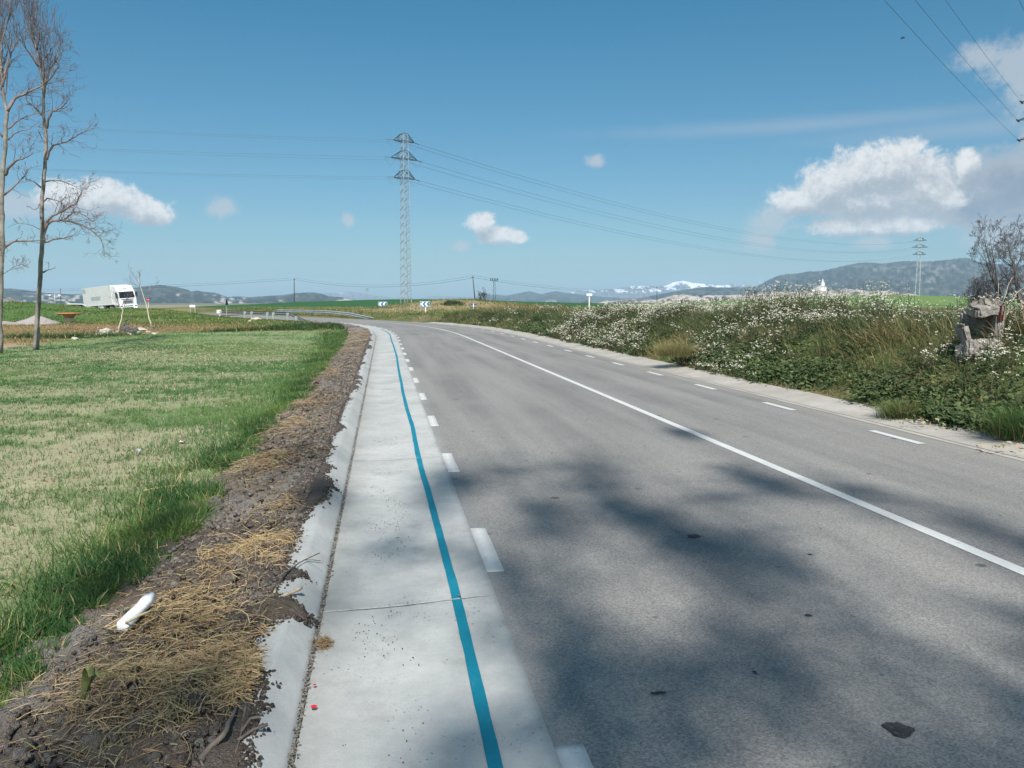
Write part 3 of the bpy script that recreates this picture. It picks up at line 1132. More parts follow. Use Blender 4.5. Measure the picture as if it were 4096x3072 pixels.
crop = blades('young_crop', P, H, Wd, rng.uniform(.1, .9, n), np.clip(Cc, 0, 1), MLEAF, rng, .45)
tag(crop, 'young green cereal seedlings on the pale soil of the left field', 'crop', kind='stuff')

# soil crumbs in the field
rng = np.random.RandomState(12)
n = 36000
y = 2 + rng.uniform(0, 1, n) ** 1.5 * 32
x = rng.uniform(-16, 0, n)
k = inview(x, y)
x, y = x[k], y[k]
a, l = fren(x, y)
ok = in_field(x, y, a, l)
x, y = x[ok], y[ok]
z = height(x, y)
n = len(x)
o = pebbles('field_clods', np.stack([x, y, z + .004], -1), rng.uniform(.006, .030, n) * rng.uniform(.5, 1.1, n) * (1 + y * .05), jcol((0.47, .39, .27), n, rng, .35, .03), MSOIL)
tag(o, 'crumbs of pale dry soil lying between the seedlings', 'soil crumbs', kind='stuff')

# taller grass rim along the soil strip
rng = np.random.RandomState(13)
n = 190000
a = 1.6 + rng.uniform(0, 1, n) ** 1.9 * 47
e = soil_edge(a)
wd = .46 + .3 * (fbm(a * .8, a * 0, 3, 15) - .5) * 2 + .5 * sst(a, 20, 40)
wd = wd + .55 * sst(a, 4.2, 2.4)
l = e - np.abs(rng.normal(0, .55, n)) * wd + .06
x, y = rp(a, l)
k = inview(x, y, amax=39)
cl = fbm(x * 3.1, y * 3.1, 3, 16)
k &= rng.uniform(0, 1, n) < sst(cl, .34, .58) * .95
a, l, x, y = a[k], l[k], x[k], y[k]
n = len(x)
z = np.maximum(height(x, y, a, l), -.2) - .01
near = sst(a, 9, 2.5)
hh1 = (.11 + .11 * fbm(x * 1.7, y * 1.7, 3, 17) + .10 * near * sst(l, -5.6, -6.2)) * rng.uniform(.55, 1.3, n)
cc = mixcols((0.05, 0.115, 0.035), (0.13, 0.205, 0.055), sst(fbm(x * 2.1, y * 2.1, 3, 18), .4, .65) * .9, n, rng)
dryb = rng.uniform(0, 1, n) < .06
cc[dryb] = jcol((0.42, .34, .17), int(dryb.sum()), rng)
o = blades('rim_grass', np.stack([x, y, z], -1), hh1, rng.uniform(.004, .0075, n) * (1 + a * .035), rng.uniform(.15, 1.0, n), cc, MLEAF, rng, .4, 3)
tag(o, 'dense dark green grass along the edge of the left field', 'grass', kind='stuff')


# straw lying on the soil strip
def straws(name, P, D, Ln, Wd, cols, rng, arch=.25, mat=None):
    n = len(P)
    up = np.tile(np.array([(0, 0, 1.0)]), (n, 1))
    sd_ = np.cross(D, up)
    sd_ /= np.linalg.norm(sd_, axis=1)[:, None] + 1e-9
    bend = rng.normal(0, .18, n)
    V, C = [], []
    for t_ in (-.5, -.17, .17, .5):
        c0 = P + D * (t_ * Ln)[:, None] + sd_ * (bend * Ln * (t_ * t_ - .08) * 2)[:, None]
        c0[:, 2] += (arch * Ln * (.25 - t_ * t_))
        w_ = (Wd * .5)[:, None] * (sd_ * .8 + up * .6 * rng.choice([-1, 1], n)[:, None])
        V.append(np.stack([c0 - w_, c0 + w_], 1))
        C.append(np.repeat(cols[:, None], 2, 1))
    V = np.concatenate(V, 1)
    C = np.concatenate(C, 1)
    b = (np.arange(n) * 8)[:, None]
    qs = [np.array([2 * k_, 2 * k_ + 1, 2 * k_ + 3, 2 * k_ + 2])[None] + b for k_ in range(3)]
    return np_mesh(name, V.reshape(-1, 3), [np.concatenate(qs)], mat or MSTRAW, col=C.reshape(-1, 3))


rng = np.random.RandomState(21)
Pl, Dl, Ln, Wl, Cl = [], [], [], [], []
piles = [(560, 2790, .16, .20, 1500), (880, 2720, .20, .14, 1900), (1010, 2850, .10, .22, 1300), (640, 2960, .15, .12, 900), (760, 2480, .22, .16, 1500), (980, 2280, .24, .16, 1500),
         (700, 2560, .2, .14, 700), (1060, 2210, .2, .12, 700), (1080, 1880, .3, .22, 1600), (1120, 2060, .2, .1, 400), (1180, 1720, .5, .2, 1000), (1230, 1620, .6, .2, 1000), (1300, 1500, 1.2, .25, 1300), (420, 2900, .12, .12, 350)]
for (px, py, ra, rl_, cnt) in piles:
    a_, l_ = pxal(px, py)
    n = int(cnt * .62)
    aa = a_ + rng.normal(0, ra, n)
    ll = l_ + rng.normal(0, rl_, n)
    th0 = rng.uniform(0, 3.14)
    th = th0 + rng.normal(0, 1.0, n)
    Pl.append(np.stack([aa, ll, rng.exponential(.012, n)], -1))
    Dl.append(th)
    far_ = 1 + a_ * .04
    Ln.append(rng.uniform(.03, .16, n) * min(far_, 1.6))
    Wl.append(rng.uniform(.0016, .0032, n) * far_)
    Cl.append(mixcols((0.52, .40, .22), (.34, .22, .12), rng.uniform(0, 1, n) ** 1.6, n, rng, .35))
n = 6500
a = 1.9 + rng.uniform(0, 1, n) ** 1.5 * 45
l = L_KOUT - .05 - rng.uniform(0, 1, n) * (L_KOUT - soil_edge(a) + .1)
Pl.append(np.stack([a, l, np.full(n, .004)], -1))
Dl.append(rng.uniform(0, 3.14, n))
Ln.append(rng.uniform(.02, .11, n) * (1 + a * .02))
Wl.append(rng.uniform(.0012, .0028, n) * (1 + a * .06))
Cl.append(jcol((0.46, .33, .18), n, rng, .4, .05))
AP = np.concatenate(Pl)
th = np.concatenate(Dl)
lo = np.minimum(AP[:, 1], L_KOUT + .02)
x, y = rp(AP[:, 0], lo)
z = soil_z(AP[:, 0], lo) + AP[:, 2] + .006
D = np.stack([np.cos(th), np.sin(th), rng.normal(0, .16, len(th))], -1)
o = straws('straw', np.stack([x, y, z], -1), D, np.concatenate(Ln), np.concatenate(Wl), np.concatenate(Cl), rng)
tag(o, 'dry yellow straw strewn over the dark soil beside the kerb', 'straw', kind='stuff')
rng = np.random.RandomState(22)
n = 26000
a = 1.8 + rng.uniform(0, 1, n) ** 1.7 * 25
l = L_KOUT - .0 - rng.uniform(0, 1, n) ** 1.3 * .85
l = l + np.interp(a, as_, spill[0]) * rng.uniform(0, 1.15, n)
x, y = rp(a, l)
z = np.where(l > L_KOUT + .02, np.where(l > L_KTOP, .108 - (l - L_KTOP) / .17 * .1, .108), soil_z(a, l))
o = pebbles('soil_clods', np.stack([x, y, z + .003], -1), rng.uniform(.005, .042, n) * rng.uniform(.3, 1.1, n) * (1 + a * .03), mixcols((0.17, .147, .127), (.33, .29, .255), rng.uniform(0, 1, n), n, rng, .4), MSOIL)
tag(o, 'dark crumbs of soil spilled at the edge of the kerb', 'soil crumbs', kind='stuff')

# crumbs that have rolled from the torn edge of the soil onto the kerb
rng = np.random.RandomState(27)
n = 12000
a = 1.8 + rng.uniform(0, 1, n) ** 1.5 * 34
ei = np.interp(a, as_, LL[0])
l = ei + rng.normal(0, .018, n) + rng.exponential(.014, n) * (rng.uniform(0, 1, n) < .5)
k = l < L_JOINT
a, l = a[k], l[k]
x, y = rp(a, l)
z = np.where(l > L_KTOP, .108 - (l - L_KTOP) / .13 * .1, np.where(l > L_KOUT, .108, .09))
n = len(a)
o = pebbles('edge_crumbs', np.stack([x, y, z + .002], -1), rng.uniform(.004, .024, n) * rng.uniform(.4, 1, n) * (1 + a * .035), mixcols((0.09, .072, .062), (.2, .17, .145), rng.uniform(0, 1, n), n, rng, .4), MSOIL)
tag(o, 'small crumbs of earth along the torn edge of the soil on the kerb', 'soil crumbs', kind='stuff')

# ------------------------------------------------------------------ mountains and far hills
def interp_sky(pts):
    A_ = [azel(px, py) for px, py in pts]
    return np.array([q_[0] for q_ in A_]), np.array([q_[1] for q_ in A_])


def mountain(name, pts, D, W1, W2, colfn, res=0.08, seed=1, jag=0.0, base=-5.0, spur=.45, mat=None, nlev=26, fs=1.0):
    A_, E_ = interp_sky(pts)
    az_ = np.arange(A_[0], A_[-1], math.radians(res))
    el = np.interp(az_, A_, E_)
    u1 = np.linspace(0, 1, nlev)
    ds = np.concatenate([D - W1 * (1 - u1), D + W2 * np.linspace(.12, 1, 6)])
    pr = np.concatenate([u1, 1 - np.linspace(.12, 1, 6)])
    AZ_, _ = np.meshgrid(az_, ds)
    DD = np.repeat(ds[:, None], len(az_), 1)
    PR = np.repeat(pr[:, None], len(az_), 1)
    top = EYE + np.tan(el) * D - base
    taper = sst(az_, az_[0], az_[0] + .01) * sst(az_, az_[-1], az_[-1] - .01)
    X = np.sin(AZ_) * DD
    Y = np.cos(AZ_) * DD
    s1 = fbm(AZ_ * 28 * fs + DD / (W1 * .9), DD / (W1 * .55) * fs, 5, seed, .55, True)
    s2 = fbm(AZ_ * 130 * fs, DD / (W1 * .12) * fs, 4, seed + 9)
    shape = PR ** .85 * (1 - spur * (1 - s1) * 1.6 * (1 - PR) ** .6 * np.minimum(1, PR * 5))
    shape = shape + (s2 - .5) * .10 * PR * (1 - PR) * 4
    shape = np.clip(shape, 0, 1.0)
    jg = 1 + jag * (fbm(az_ * 900, az_ * 0, 3, seed + 4) - .5)
    Z = base + shape * top * jg * (.999)
    n_, m_ = X.shape
    idx = np.arange(n_ * m_).reshape(n_, m_)
    qq = np.stack([idx[:-1, :-1], idx[:-1, 1:], idx[1:, 1:], idx[1:, :-1]], -1).reshape(-1, 4)
    C = colfn(AZ_ * 1000, Z / D * 2600, (Z - base) / top.max(), s1, s2, PR)
    o = np_mesh(name, np.stack([X.ravel(), Y.ravel(), Z.ravel()], -1), qq[:, ::-1], mat or MMOUNT, col=C.reshape(-1, 3), smooth=True)
    tag(o, kind='structure')
    return o


def L3(a_, b_, t_):
    a_ = np.asarray(a_, float)
    if a_.ndim == 1:
        a_ = np.tile(a_, t_.shape + (1,))
    return a_ * (1 - t_[..., None]) + np.asarray(b_, float) * t_[..., None]


def c_forest(rock_lo, rock_hi, seed, rock=(.34, .31, .29)):
    def f(X, Y, h, s1, s2, pr):
        s = 1 / 34.
        n1 = fbm(X * s, Y * s, 5, seed)
        n2 = fbm(X * s * 7, Y * s * 7, 3, seed + 3)
        c_ = L3((.030, .042, .038), (.085, .09, .075), sst(n2, .35, .65))
        return L3(c_, rock, sst(n1 * .65 + n2 * .35, rock_lo, rock_hi) * sst(pr, 1.0, .8) * .9)
    return f


def c_snow(X, Y, h, s1, s2, pr):
    n1 = fbm(X / 5.5, Y / 7. + X / 9., 5, 91, .6)
    n2 = fbm(X / 2., Y / 4., 3, 92)
    c_ = L3((.13, .14, .15), (.22, .22, .22), sst(n2, .3, .7))
    snow = sst(n1 * .6 + s1 * .35 + n2 * .2 + (h - .62) * .4, .645, .70) * sst(h, .36, .5)
    return L3(c_, (.97, .97, .99), snow)


def c_bad(X, Y, h, s1, s2, pr):
    n1 = fbm(X / 16., Y / 10., 4, 95)
    n2 = fbm(X / 3., Y / 2.5, 4, 96)
    c_ = L3((.36, .32, .29), (.52, .47, .42), sst(s1 * .6 + n2 * .4, .35, .7))
    return L3(c_, (.12, .10, .09), sst(n1 * .75 + n2 * .25, .52, .60) * .85)


mountain('snowy_mountains', [(1240, 1192), (1286, 1173), (1333, 1171), (1362, 1171), (1387, 1164), (1423, 1169), (1459, 1174), (1500, 1183), (1527, 1185), (1577, 1193), (1602, 1188), (1653, 1193), (1700, 1192), (1715, 1186), (1762, 1184), (1798, 1186), (1888, 1187),
                             (1935, 1186), (2000, 1180), (2268, 1172), (2290, 1168), (2336, 1161), (2403, 1158), (2453, 1153), (2539, 1144), (2589, 1144), (2652, 1146), (2697, 1128), (2733, 1123), (2770, 1131), (2797, 1134), (2828, 1135), (2855, 1140), (2896, 1142),
                             (2923, 1136), (2959, 1143), (2982, 1138), (3014, 1143), (3060, 1150)], 9800, 2600, 1200, c_snow, .05, 71, .05, spur=.75, nlev=30)
mountain('middle_mountains', [(1900, 1196), (1935, 1186), (1986, 1177), (2022, 1184), (2062, 1175), (2116, 1165), (2167, 1177), (2200, 1168), (2227, 1165), (2268, 1172), (2330, 1178), (2420, 1188), (2560, 1196), (2660, 1200)], 7200, 1800, 1000, c_forest(.66, .8, 81), .05, 72, .03)
mountain('dark_ridge', [(2520, 1200), (2607, 1183), (2652, 1174), (2742, 1158), (2801, 1150), (2837, 1146), (2878, 1150), (2968, 1149), (3014, 1146), (3045, 1136), (3082, 1116), (3113, 1102), (3140, 1097), (3190, 1094), (3235, 1085), (3280, 1085), (3348, 1070),
                        (3415, 1055), (3469, 1049), (3528, 1055), (3573, 1049), (3618, 1043), (3685, 1046), (3730, 1045), (3789, 1040), (3829, 1033), (3865, 1031), (3892, 1037), (3919, 1051), (4000, 1056), (4096, 1058), (4400, 1080)], 5200, 2000, 900, c_forest(.60, .74, 83, (.25, .24, .23)), .05, 73, .035)
mountain('left_hills', [(-300, 1165), (0, 1154), (45, 1154), (90, 1159), (190, 1172), (289, 1177), (339, 1175), (460, 1160), (529, 1151), (588, 1145), (642, 1139), (701, 1147), (750, 1158), (764, 1166), (791, 1162), (814, 1167), (859, 1170), (909, 1188), (949, 1185), (1000, 1189),
                        (1051, 1185), (1094, 1182), (1134, 1180), (1185, 1172), (1253, 1169), (1282, 1174), (1315, 1185), (1387, 1190), (1420, 1200), (1500, 1206)], 4300, 1500, 700, c_forest(.54, .64, 85, (.50, .44, .40)), .05, 74, .03)
mountain('pale_quarry_hill', [(-200, 1200), (-60, 1196), (0, 1193), (50, 1193), (75, 1200), (110, 1215), (140, 1224)], 1500, 260, 120, c_bad, .05, 78, .03, nlev=14)
mountain('badland_hills', [(2330, 1226), (2376, 1217), (2412, 1206), (2525, 1197), (2629, 1199), (2693, 1181), (2733, 1177), (2783, 1186), (2833, 1181), (2910, 1182), (2960, 1178), (3014, 1171), (3059, 1170), (3104, 1168), (3181, 1168), (3249, 1163), (3303, 1164), (3388, 1158), (3424, 1158),
                           (3480, 1166), (3550, 1162), (3595, 1168), (3640, 1173), (3685, 1184), (3760, 1196), (3900, 1204)], 1350, 620, 300, c_bad, .04, 79, .08, spur=.75, nlev=34, fs=1.6)

# the air
hzm = bpy.data.materials.new('haze_air')
hzm.use_nodes = True
ht = NT(hzm.node_tree)
for n in list(ht.n):
    ht.n.remove(n)
ho = ht.node('ShaderNodeOutputMaterial')
hv = ht.node('ShaderNodeVolumePrincipled', {'Density': 0.000095, 'Color': (0.53, 0.76, 1.0)})
ht.l.new(hv.outputs[0], ho.inputs['Volume'])
hb = MB().box(-12800, 12800, -12800, 12800, -9, 345).build('haze', hzm)
tag(hb, kind='stuff')

# ------------------------------------------------------------------ bare trees
MBARK = simple('grey_bark', (0.235, 0.21, 0.185), .95, nscale=3, var=.35, bump=.8, bscale=14, spec=.15)
MTWIG = simple('twigs_mauve', (0.21, 0.168, 0.165), .95, nscale=5, var=.3, spec=.1)
MTWIGD = simple('twigs_grey', (0.125, 0.11, 0.112), .95, nscale=5, var=.3, spec=.1)
MPALEB = simple('pale_bark', (0.55, 0.50, 0.38), .9, nscale=12, var=.25, spec=.15)


def wiggle(pts, n=3, amp=.05, rnd=random):
    out = [Vector(pts[0])]
    for i in range(len(pts) - 1):
        p0, p1 = Vector(pts[i]), Vector(pts[i + 1])
        L_ = (p1 - p0).length
        for k in range(1, n + 1):
            q_ = p0.lerp(p1, k / n)
            if k < n:
                q_ += Vector((rnd.uniform(-1, 1), rnd.uniform(-1, 1), rnd.uniform(-1, 1))) * L_ * amp
            out.append(q_)
    return out


def grow(mb, p, d, L_, r, depth, rnd, up=.12, spread=.6, kids=(2, 4), minr=.004, twist=.18, seglen=None):
    """a twig that wanders and throws side twigs"""
    n = max(3, int(4 + depth))
    pts = [p.copy()]
    rad = [r]
    q_ = p.copy()
    dd = d.normalized()
    for i in range(n):
        dd = (dd + Vector((rnd.gauss(0, twist), rnd.gauss(0, twist), rnd.gauss(0, twist) + up * .5))).normalized()
        q_ = q_ + dd * (L_ / n)
        pts.append(q_.copy())
        rad.append(max(minr, r * (1 - .8 * (i + 1) / n)))
    mb.tube(pts, rad, 5 if r > .03 else 3, cap=False)
    if depth <= 0:
        return
    for k in range(rnd.randint(*kids)):
        t_ = rnd.uniform(.25, 1.0)
        i_ = min(n - 1, int(t_ * n))
        base_ = pts[i_].lerp(pts[i_ + 1], t_ * n - i_)
        ax = (pts[i_ + 1] - pts[i_]).normalized()
        side = ax.orthogonal().normalized()
        side.rotate(Matrix.Rotation(rnd.uniform(0, 6.28), 3, ax))
        nd = (ax * (1 - spread * .5) + side * spread * rnd.uniform(.7, 1.3)).normalized()
        grow(mb, base_, nd, L_ * rnd.uniform(.4, .68), max(minr, rad[i_] * .62), depth - 1, rnd, up, spread, kids, minr, twist)


def sub_twigs(mb, pts, rad, rnd, per=3, L_=.9, depth=2, up=.15, minr=.005, start=.3, spread=.65, kids=(2, 4), lean=None):
    n = len(pts)
    tot = int(per * (n - 1))
    for k in range(tot):
        t_ = start + (1 - start) * (k + rnd.random()) / tot
        i_ = min(n - 2, int(t_ * (n - 1)))
        b_ = Vector(pts[i_]).lerp(Vector(pts[i_ + 1]), t_ * (n - 1) - i_)
        ax = (Vector(pts[i_ + 1]) - Vector(pts[i_])).normalized()
        side = ax.orthogonal().normalized()
        side.rotate(Matrix.Rotation(rnd.uniform(0, 6.28), 3, ax))
        nd = (ax * .75 + side * spread + Vector((0, 0, up)))
        if lean is not None:
            nd += lean
        grow(mb, b_, nd, L_ * rnd.uniform(.5, 1.2) * (1.15 - .5 * t_), max(minr, rad[min(i_, len(rad) - 1)] * .4), depth, rnd, up, spread, kids, minr)


def traced_tree(name, label, dist, trunk, trad, limbs, seed, s=1 / 1.1857, upper=None, group=None):
    rnd = random.Random(seed)
    root = empty(name)
    P_ = [dp(px * s, py * s, dist) for px, py in trunk]
    root.location = (P_[0].x, P_[0].y, P_[0].z)
    o_ = Vector(root.location)
    P_ = [p - o_ for p in P_]
    P_[0] = P_[0] + Vector((0, 0, -.25))
    tag(root, label, 'tree', group)
    pts = wiggle(P_, 4, .018, rnd)
    nT = len(pts)
    rad = [np.interp(i / (nT - 1), [0, .05, .5, .8, 1], [trad * 1.35, trad, trad * .68, trad * .35, .012]) for i in range(nT)]
    MB().tube(pts, rad, 12).build('trunk', MBARK, root, True)
    for li, (pl, r0, tw, LL_) in enumerate(limbs):
        q_ = []
        yo = rnd.uniform(-1, 1)
        for k, (px, py) in enumerate(pl):
            v = dp(px * s, py * s, dist) - o_
            t_ = k / (len(pl) - 1)
            v.y += yo * t_ * .9
            q_.append(v)
        q_ = wiggle(q_, 3, .05, rnd)
        rr_ = [max(.007, r0 * (1 - .85 * i / (len(q_) - 1))) for i in range(len(q_))]
        mb = MB().tube(q_, rr_, 6)
        sub_twigs(mb, q_, rr_, rnd, tw * .34, LL_ * 1.05, 2, .08, .005, .25, kids=(1, 3))
        mb.build('branch', MTWIG, root, True)
    if upper:
        mb = MB()
        a0_, per, L_, dep = upper
        sub_twigs(mb, pts[int(nT * a0_):], rad[int(nT * a0_):], rnd, per, L_, dep, .55, .006, 0, .55, (2, 3))
        mb.build('upper_twigs', MTWIG, root, True)
    return root


T1 = [(170, 1634), (178, 1500), (188, 1350), (198, 1200), (200, 1100), (198, 960), (207, 850), (215, 750), (219, 650), (205, 540), (208, 450), (200, 380), (185, 300), (175, 240), (165, 200), (150, 130), (130, 80)]
B1 = [([(206, 1100), (225, 1068), (250, 1050), (300, 1044), (345, 1050), (400, 1068), (450, 1095), (490, 1130), (510, 1170), (516, 1205)], .06, 3, .8),
      ([(207, 1096), (225, 1050), (262, 1022), (300, 1008), (345, 985), (385, 970), (400, 940), (430, 905), (465, 890)], .055, 3, .8),
      ([(300, 1044), (330, 1030), (360, 1015), (400, 1010), (440, 1030), (480, 1055), (530, 1095)], .035, 3, .7),
      ([(210, 1148), (230, 1110), (262, 1060), (280, 1045)], .03, 1, .5), ([(212, 1150), (260, 1135), (320, 1126), (345, 1122), (362, 1112)], .035, 2, .5),
      ([(290, 1010), (310, 975), (322, 925)], .025, 2, .5), ([(222, 758), (235, 720), (262, 690), (310, 680), (370, 655), (420, 630), (452, 600)], .05, 3, .8),
      ([(222, 610), (240, 560), (265, 530), (310, 522), (340, 500), (352, 470)], .05, 3, .8), ([(211, 862), (225, 853), (250, 850), (300, 865), (338, 888)], .035, 2, .4),
      ([(205, 1292), (213, 1280), (240, 1271)], .035, 1, .3), ([(196, 890), (178, 865), (160, 858), (157, 825)], .03, 1, .35), ([(217, 690), (200, 660), (188, 630)], .03, 2, .4),
      ([(206, 960), (215, 938), (240, 945), (265, 950), (285, 935)], .03, 2, .4), ([(198, 545), (165, 510), (130, 485), (110, 440)], .05, 3, .9),
      ([(208, 460), (230, 420), (270, 390), (330, 340), (320, 300)], .045, 4, 1.0), ([(204, 400), (240, 330), (285, 270), (300, 200)], .045, 4, 1.0),
      ([(190, 320), (150, 250), (120, 200), (100, 130)], .04, 4, .9), ([(175, 240), (205, 180), (225, 110)], .03, 4, .8), ([(186, 300), (230, 250), (260, 190)], .03, 4, .8),
      ([(198, 960), (190, 1000), (185, 990)], .02, 1, .3), ([(192, 1090), (165, 1070), (120, 1062), (85, 1075)], .02, 2, .4)]
tree1 = traced_tree('bare_tree', 'tall leafless tree with drooping right limbs between field and dirt', 30.6, T1, .088, B1, 3, upper=(.62, 1.9, 1.9, 2))
T2 = [(-6, 1640), (-2, 1500), (3, 1380), (5, 1250), (9, 1100), (8, 950), (13, 850), (25, 650), (33, 530), (20, 470), (10, 400), (4, 300), (8, 200), (30, 120), (60, 50)]
B2 = [([(12, 1182), (40, 1145), (80, 1138), (130, 1134), (160, 1126)], .05, 2, .5), ([(25, 830), (55, 795), (100, 768), (150, 758), (200, 740)], .055, 2, .7), ([(18, 925), (50, 890), (90, 840), (125, 780)], .045, 2, .6),
      ([(33, 530), (55, 460), (100, 425), (150, 390), (175, 350)], .06, 4, 1.0), ([(38, 665), (60, 635), (100, 615), (140, 610)], .03, 2, .6), ([(10, 430), (30, 330), (60, 250), (90, 190)], .05, 4, 1.0),
      ([(4, 300), (-40, 220), (-50, 120)], .04, 4, .9), ([(38, 610), (70, 570), (110, 540), (150, 520)], .035, 3, .7), ([(8, 1290), (40, 1200), (60, 1170)], .02, 4, .6), ([(15, 650), (-20, 600), (-40, 560)], .04, 3, .8),
      ([(12, 1300), (30, 1265), (60, 1245)], .012, 5, .5)]
tree2 = traced_tree('bare_tree', 'leafless tree whose trunk stands at the very left edge of the photo', 28.2, T2, .095, B2, 5, upper=(.62, 1.9, 1.9, 2))


def sapling(px0, py0, trunk, limbs, dist, seed, label, group=None):
    rnd = random.Random(seed)
    P_ = [dp(px, py, dist) for px, py in trunk]
    root = empty('young_tree', (P_[0].x, P_[0].y, P_[0].z))
    o_ = Vector(root.location)
    tag(root, label, 'tree')
    pts = wiggle([p - o_ for p in P_], 3, .03, rnd)
    pts[0].z -= .2
    rad = [.045 * (1 - .75 * i / (len(pts) - 1)) for i in range(len(pts))]
    MB().tube(pts, rad, 7).build('trunk', MPALEB, root, True)
    for pl in limbs:
        q_ = wiggle([dp(px, py, dist) - o_ for px, py in pl], 3, .05, rnd)
        rr_ = [max(.006, .017 * (1 - .7 * i / len(q_))) for i in range(len(q_))]
        mb = MB().tube(q_, rr_, 4)
        sub_twigs(mb, q_, rr_, rnd, 1.2, .55, 1, .3, .005, .2, kids=(1, 2))
        mb.build('branch', MTWIG, root, True)
    return root


sapling(0, 0, [(474, 1322), (482, 1290), (492, 1240), (478, 1222), (462, 1200)], [[(482, 1228), (465, 1205), (452, 1185)], [(490, 1240), (500, 1215), (508, 1195), (520, 1190)], [(478, 1222), (470, 1195), (478, 1180)], [(485, 1228), (500, 1200), (530, 1195)]], 46, 4,
        'thin pale sapling in front of the white lorry cab')
sapling(0, 0, [(605, 1302), (594, 1262), (586, 1222), (575, 1190), (562, 1148), (552, 1115)], [[(562, 1148), (540, 1110), (515, 1078)], [(560, 1140), (558, 1115), (562, 1096)], [(575, 1190), (600, 1165), (640, 1120)], [(562, 1148), (530, 1135), (515, 1125)], [(586, 1222), (560, 1200), (540, 1180)]], 50, 6,
        'thin leaning pale sapling right of the white lorry, near the red sign')


def proc_tree(name, loc, H_, r0, seed, label=None, cat='tree', stems=1, crown=(.35, 1), L_=.35, depth=4, mat=None, kids=(3, 5), spread=.7, up=.25, minr=.01, nl=14, group=None, lean=(0, 0)):
    rnd = random.Random(seed)
    root = empty(name, loc)
    if label:
        tag(root, label, cat, group)
    tops = MB()
    for s_ in range(stems):
        an = rnd.uniform(0, 6.28)
        off = .0 if stems == 1 else .28
        top = Vector((math.cos(an) * H_ * off + lean[0], math.sin(an) * H_ * off + lean[1], H_ * rnd.uniform(.75, 1)))
        P_ = [Vector((0, 0, -.3)), top * .12, top * .35, top * .62, top * .83, top]
        P_[1].x *= .4
        P_[1].y *= .4
        pts = wiggle(P_, 3, .06, rnd)
        rr_ = r0 / math.sqrt(stems)
        rad = [max(minr, rr_ * (1 - .93 * i / (len(pts) - 1))) for i in range(len(pts))]
        MB().tube(pts, rad, 8).build('trunk', mat or MBARK, root, True)
        for k in range(nl // stems + 2):
            t_ = crown[0] + (crown[1] - crown[0]) * rnd.random()
            i_ = min(len(pts) - 2, int(t_ * (len(pts) - 1)))
            a2 = rnd.uniform(0, 6.28)
            d_ = Vector((math.cos(a2), math.sin(a2), rnd.uniform(.2, .9)))
            grow(tops, pts[i_], d_, H_ * L_ * (1.15 - t_ * .6) * rnd.uniform(.7, 1.2), max(minr, rad[i_] * .6), depth, rnd, up, spread, kids, minr)
    tops.build('branches', mat or MTWIG, root, True)
    return root


# bare trees at the right edge, beyond the broken concrete
p = gp(4010, 1208, 1.0)
tx, ty = dp(4012, 1195, 78).x, 78
proc_tree('bare_tree', (tx, ty, 1.0), 7.6, .26, 12, 'spreading leafless tree with several stems at the right horizon', stems=4, crown=(.12, .95), L_=.40, depth=4, mat=MTWIGD, nl=30, minr=.009, kids=(2, 4), up=.22)
tx = dp(4088, 1195, 74).x
proc_tree('bare_tree', (tx, 74, 1.0), 6.6, .28, 17, 'darker leafless tree cut off by the right edge of the photo', stems=2, crown=(.1, .95), L_=.42, depth=4, mat=MTWIGD, nl=30, minr=.009, kids=(2, 4), up=.2)
tx = dp(3925, 1195, 84).x
proc_tree('thicket', (tx, 84, .9), 3.2, .1, 18, 'low tangle of bare brush left of the big bare tree', 'shrub', stems=5, crown=(.05, .95), L_=.5, depth=3, mat=MTWIGD, nl=30, minr=.012, kids=(3, 4), up=.2)
tx = dp(1930, 1195, 150).x
proc_tree('bare_shrub', (tx, 150, .8), 3.0, .1, 19, 'small bare shrub right of the leaning wooden pole', 'shrub', stems=5, crown=(.1, .95), L_=.4, depth=2, mat=MTWIGD, nl=22, minr=.02, up=.3)
# trees on the verge behind the camera: their shadows fall on the road ahead
def shade_tree(loc, H_, seed, label, centre, spread, nclump, dens):
    root = proc_tree('roadside_tree', loc, H_, .24, seed, label, stems=1, crown=(.58, .95), L_=.16, depth=2, mat=MTWIGD, nl=9, kids=(1, 3), spread=.8, minr=.012, lean=(centre[0] * .5, 0), up=.1)
    r_ = np.random.RandomState(seed)
    C_ = r_.normal(0, 1, (nclump, 3)) * np.array([spread]) + np.array([centre])
    n = nclump * dens
    cs_ = np.repeat(r_.uniform(.2, .62, nclump), dens)[:, None]
    P = np.repeat(C_, dens, 0) + r_.normal(0, .5, (n, 3)) * cs_ * np.array([(.75, .75, 1.7)])
    S_ = r_.uniform(.05, .10, n)
    N_ = r_.normal(0, 1, (n, 3))
    N_ /= np.linalg.norm(N_, axis=1)[:, None]
    u = np.cross(N_, r_.normal(0, 1, (n, 3)))
    u /= np.linalg.norm(u, axis=1)[:, None]
    w_ = np.cross(N_, u)
    s = S_[:, None]
    V = np.stack([P - u * s, P + w_ * s * .5, P + u * s, P - w_ * s * .5], 1)
    o = np_mesh('leaf_buds', V.reshape(-1, 3), np.arange(n * 4).reshape(n, 4), MLEAF, root, col=np.tile(np.array([(.14, .15, .07)]), (n * 4, 1)))
    return root


shade_tree((1.2, -13.5, -.1), 22.5, 23, 'tall roadside tree in bud behind the viewpoint casting shade on the road', (1.45, 0, 19.6), (1.45, 1.6, 2.2), 52, 140)
shade_tree((-1.6, -15.5, -.1), 21.0, 29, 'second roadside tree in bud behind the viewpoint, nearer the field', (1.3, 0, 18.9), (1.3, 1.3, 1.5), 16, 90)

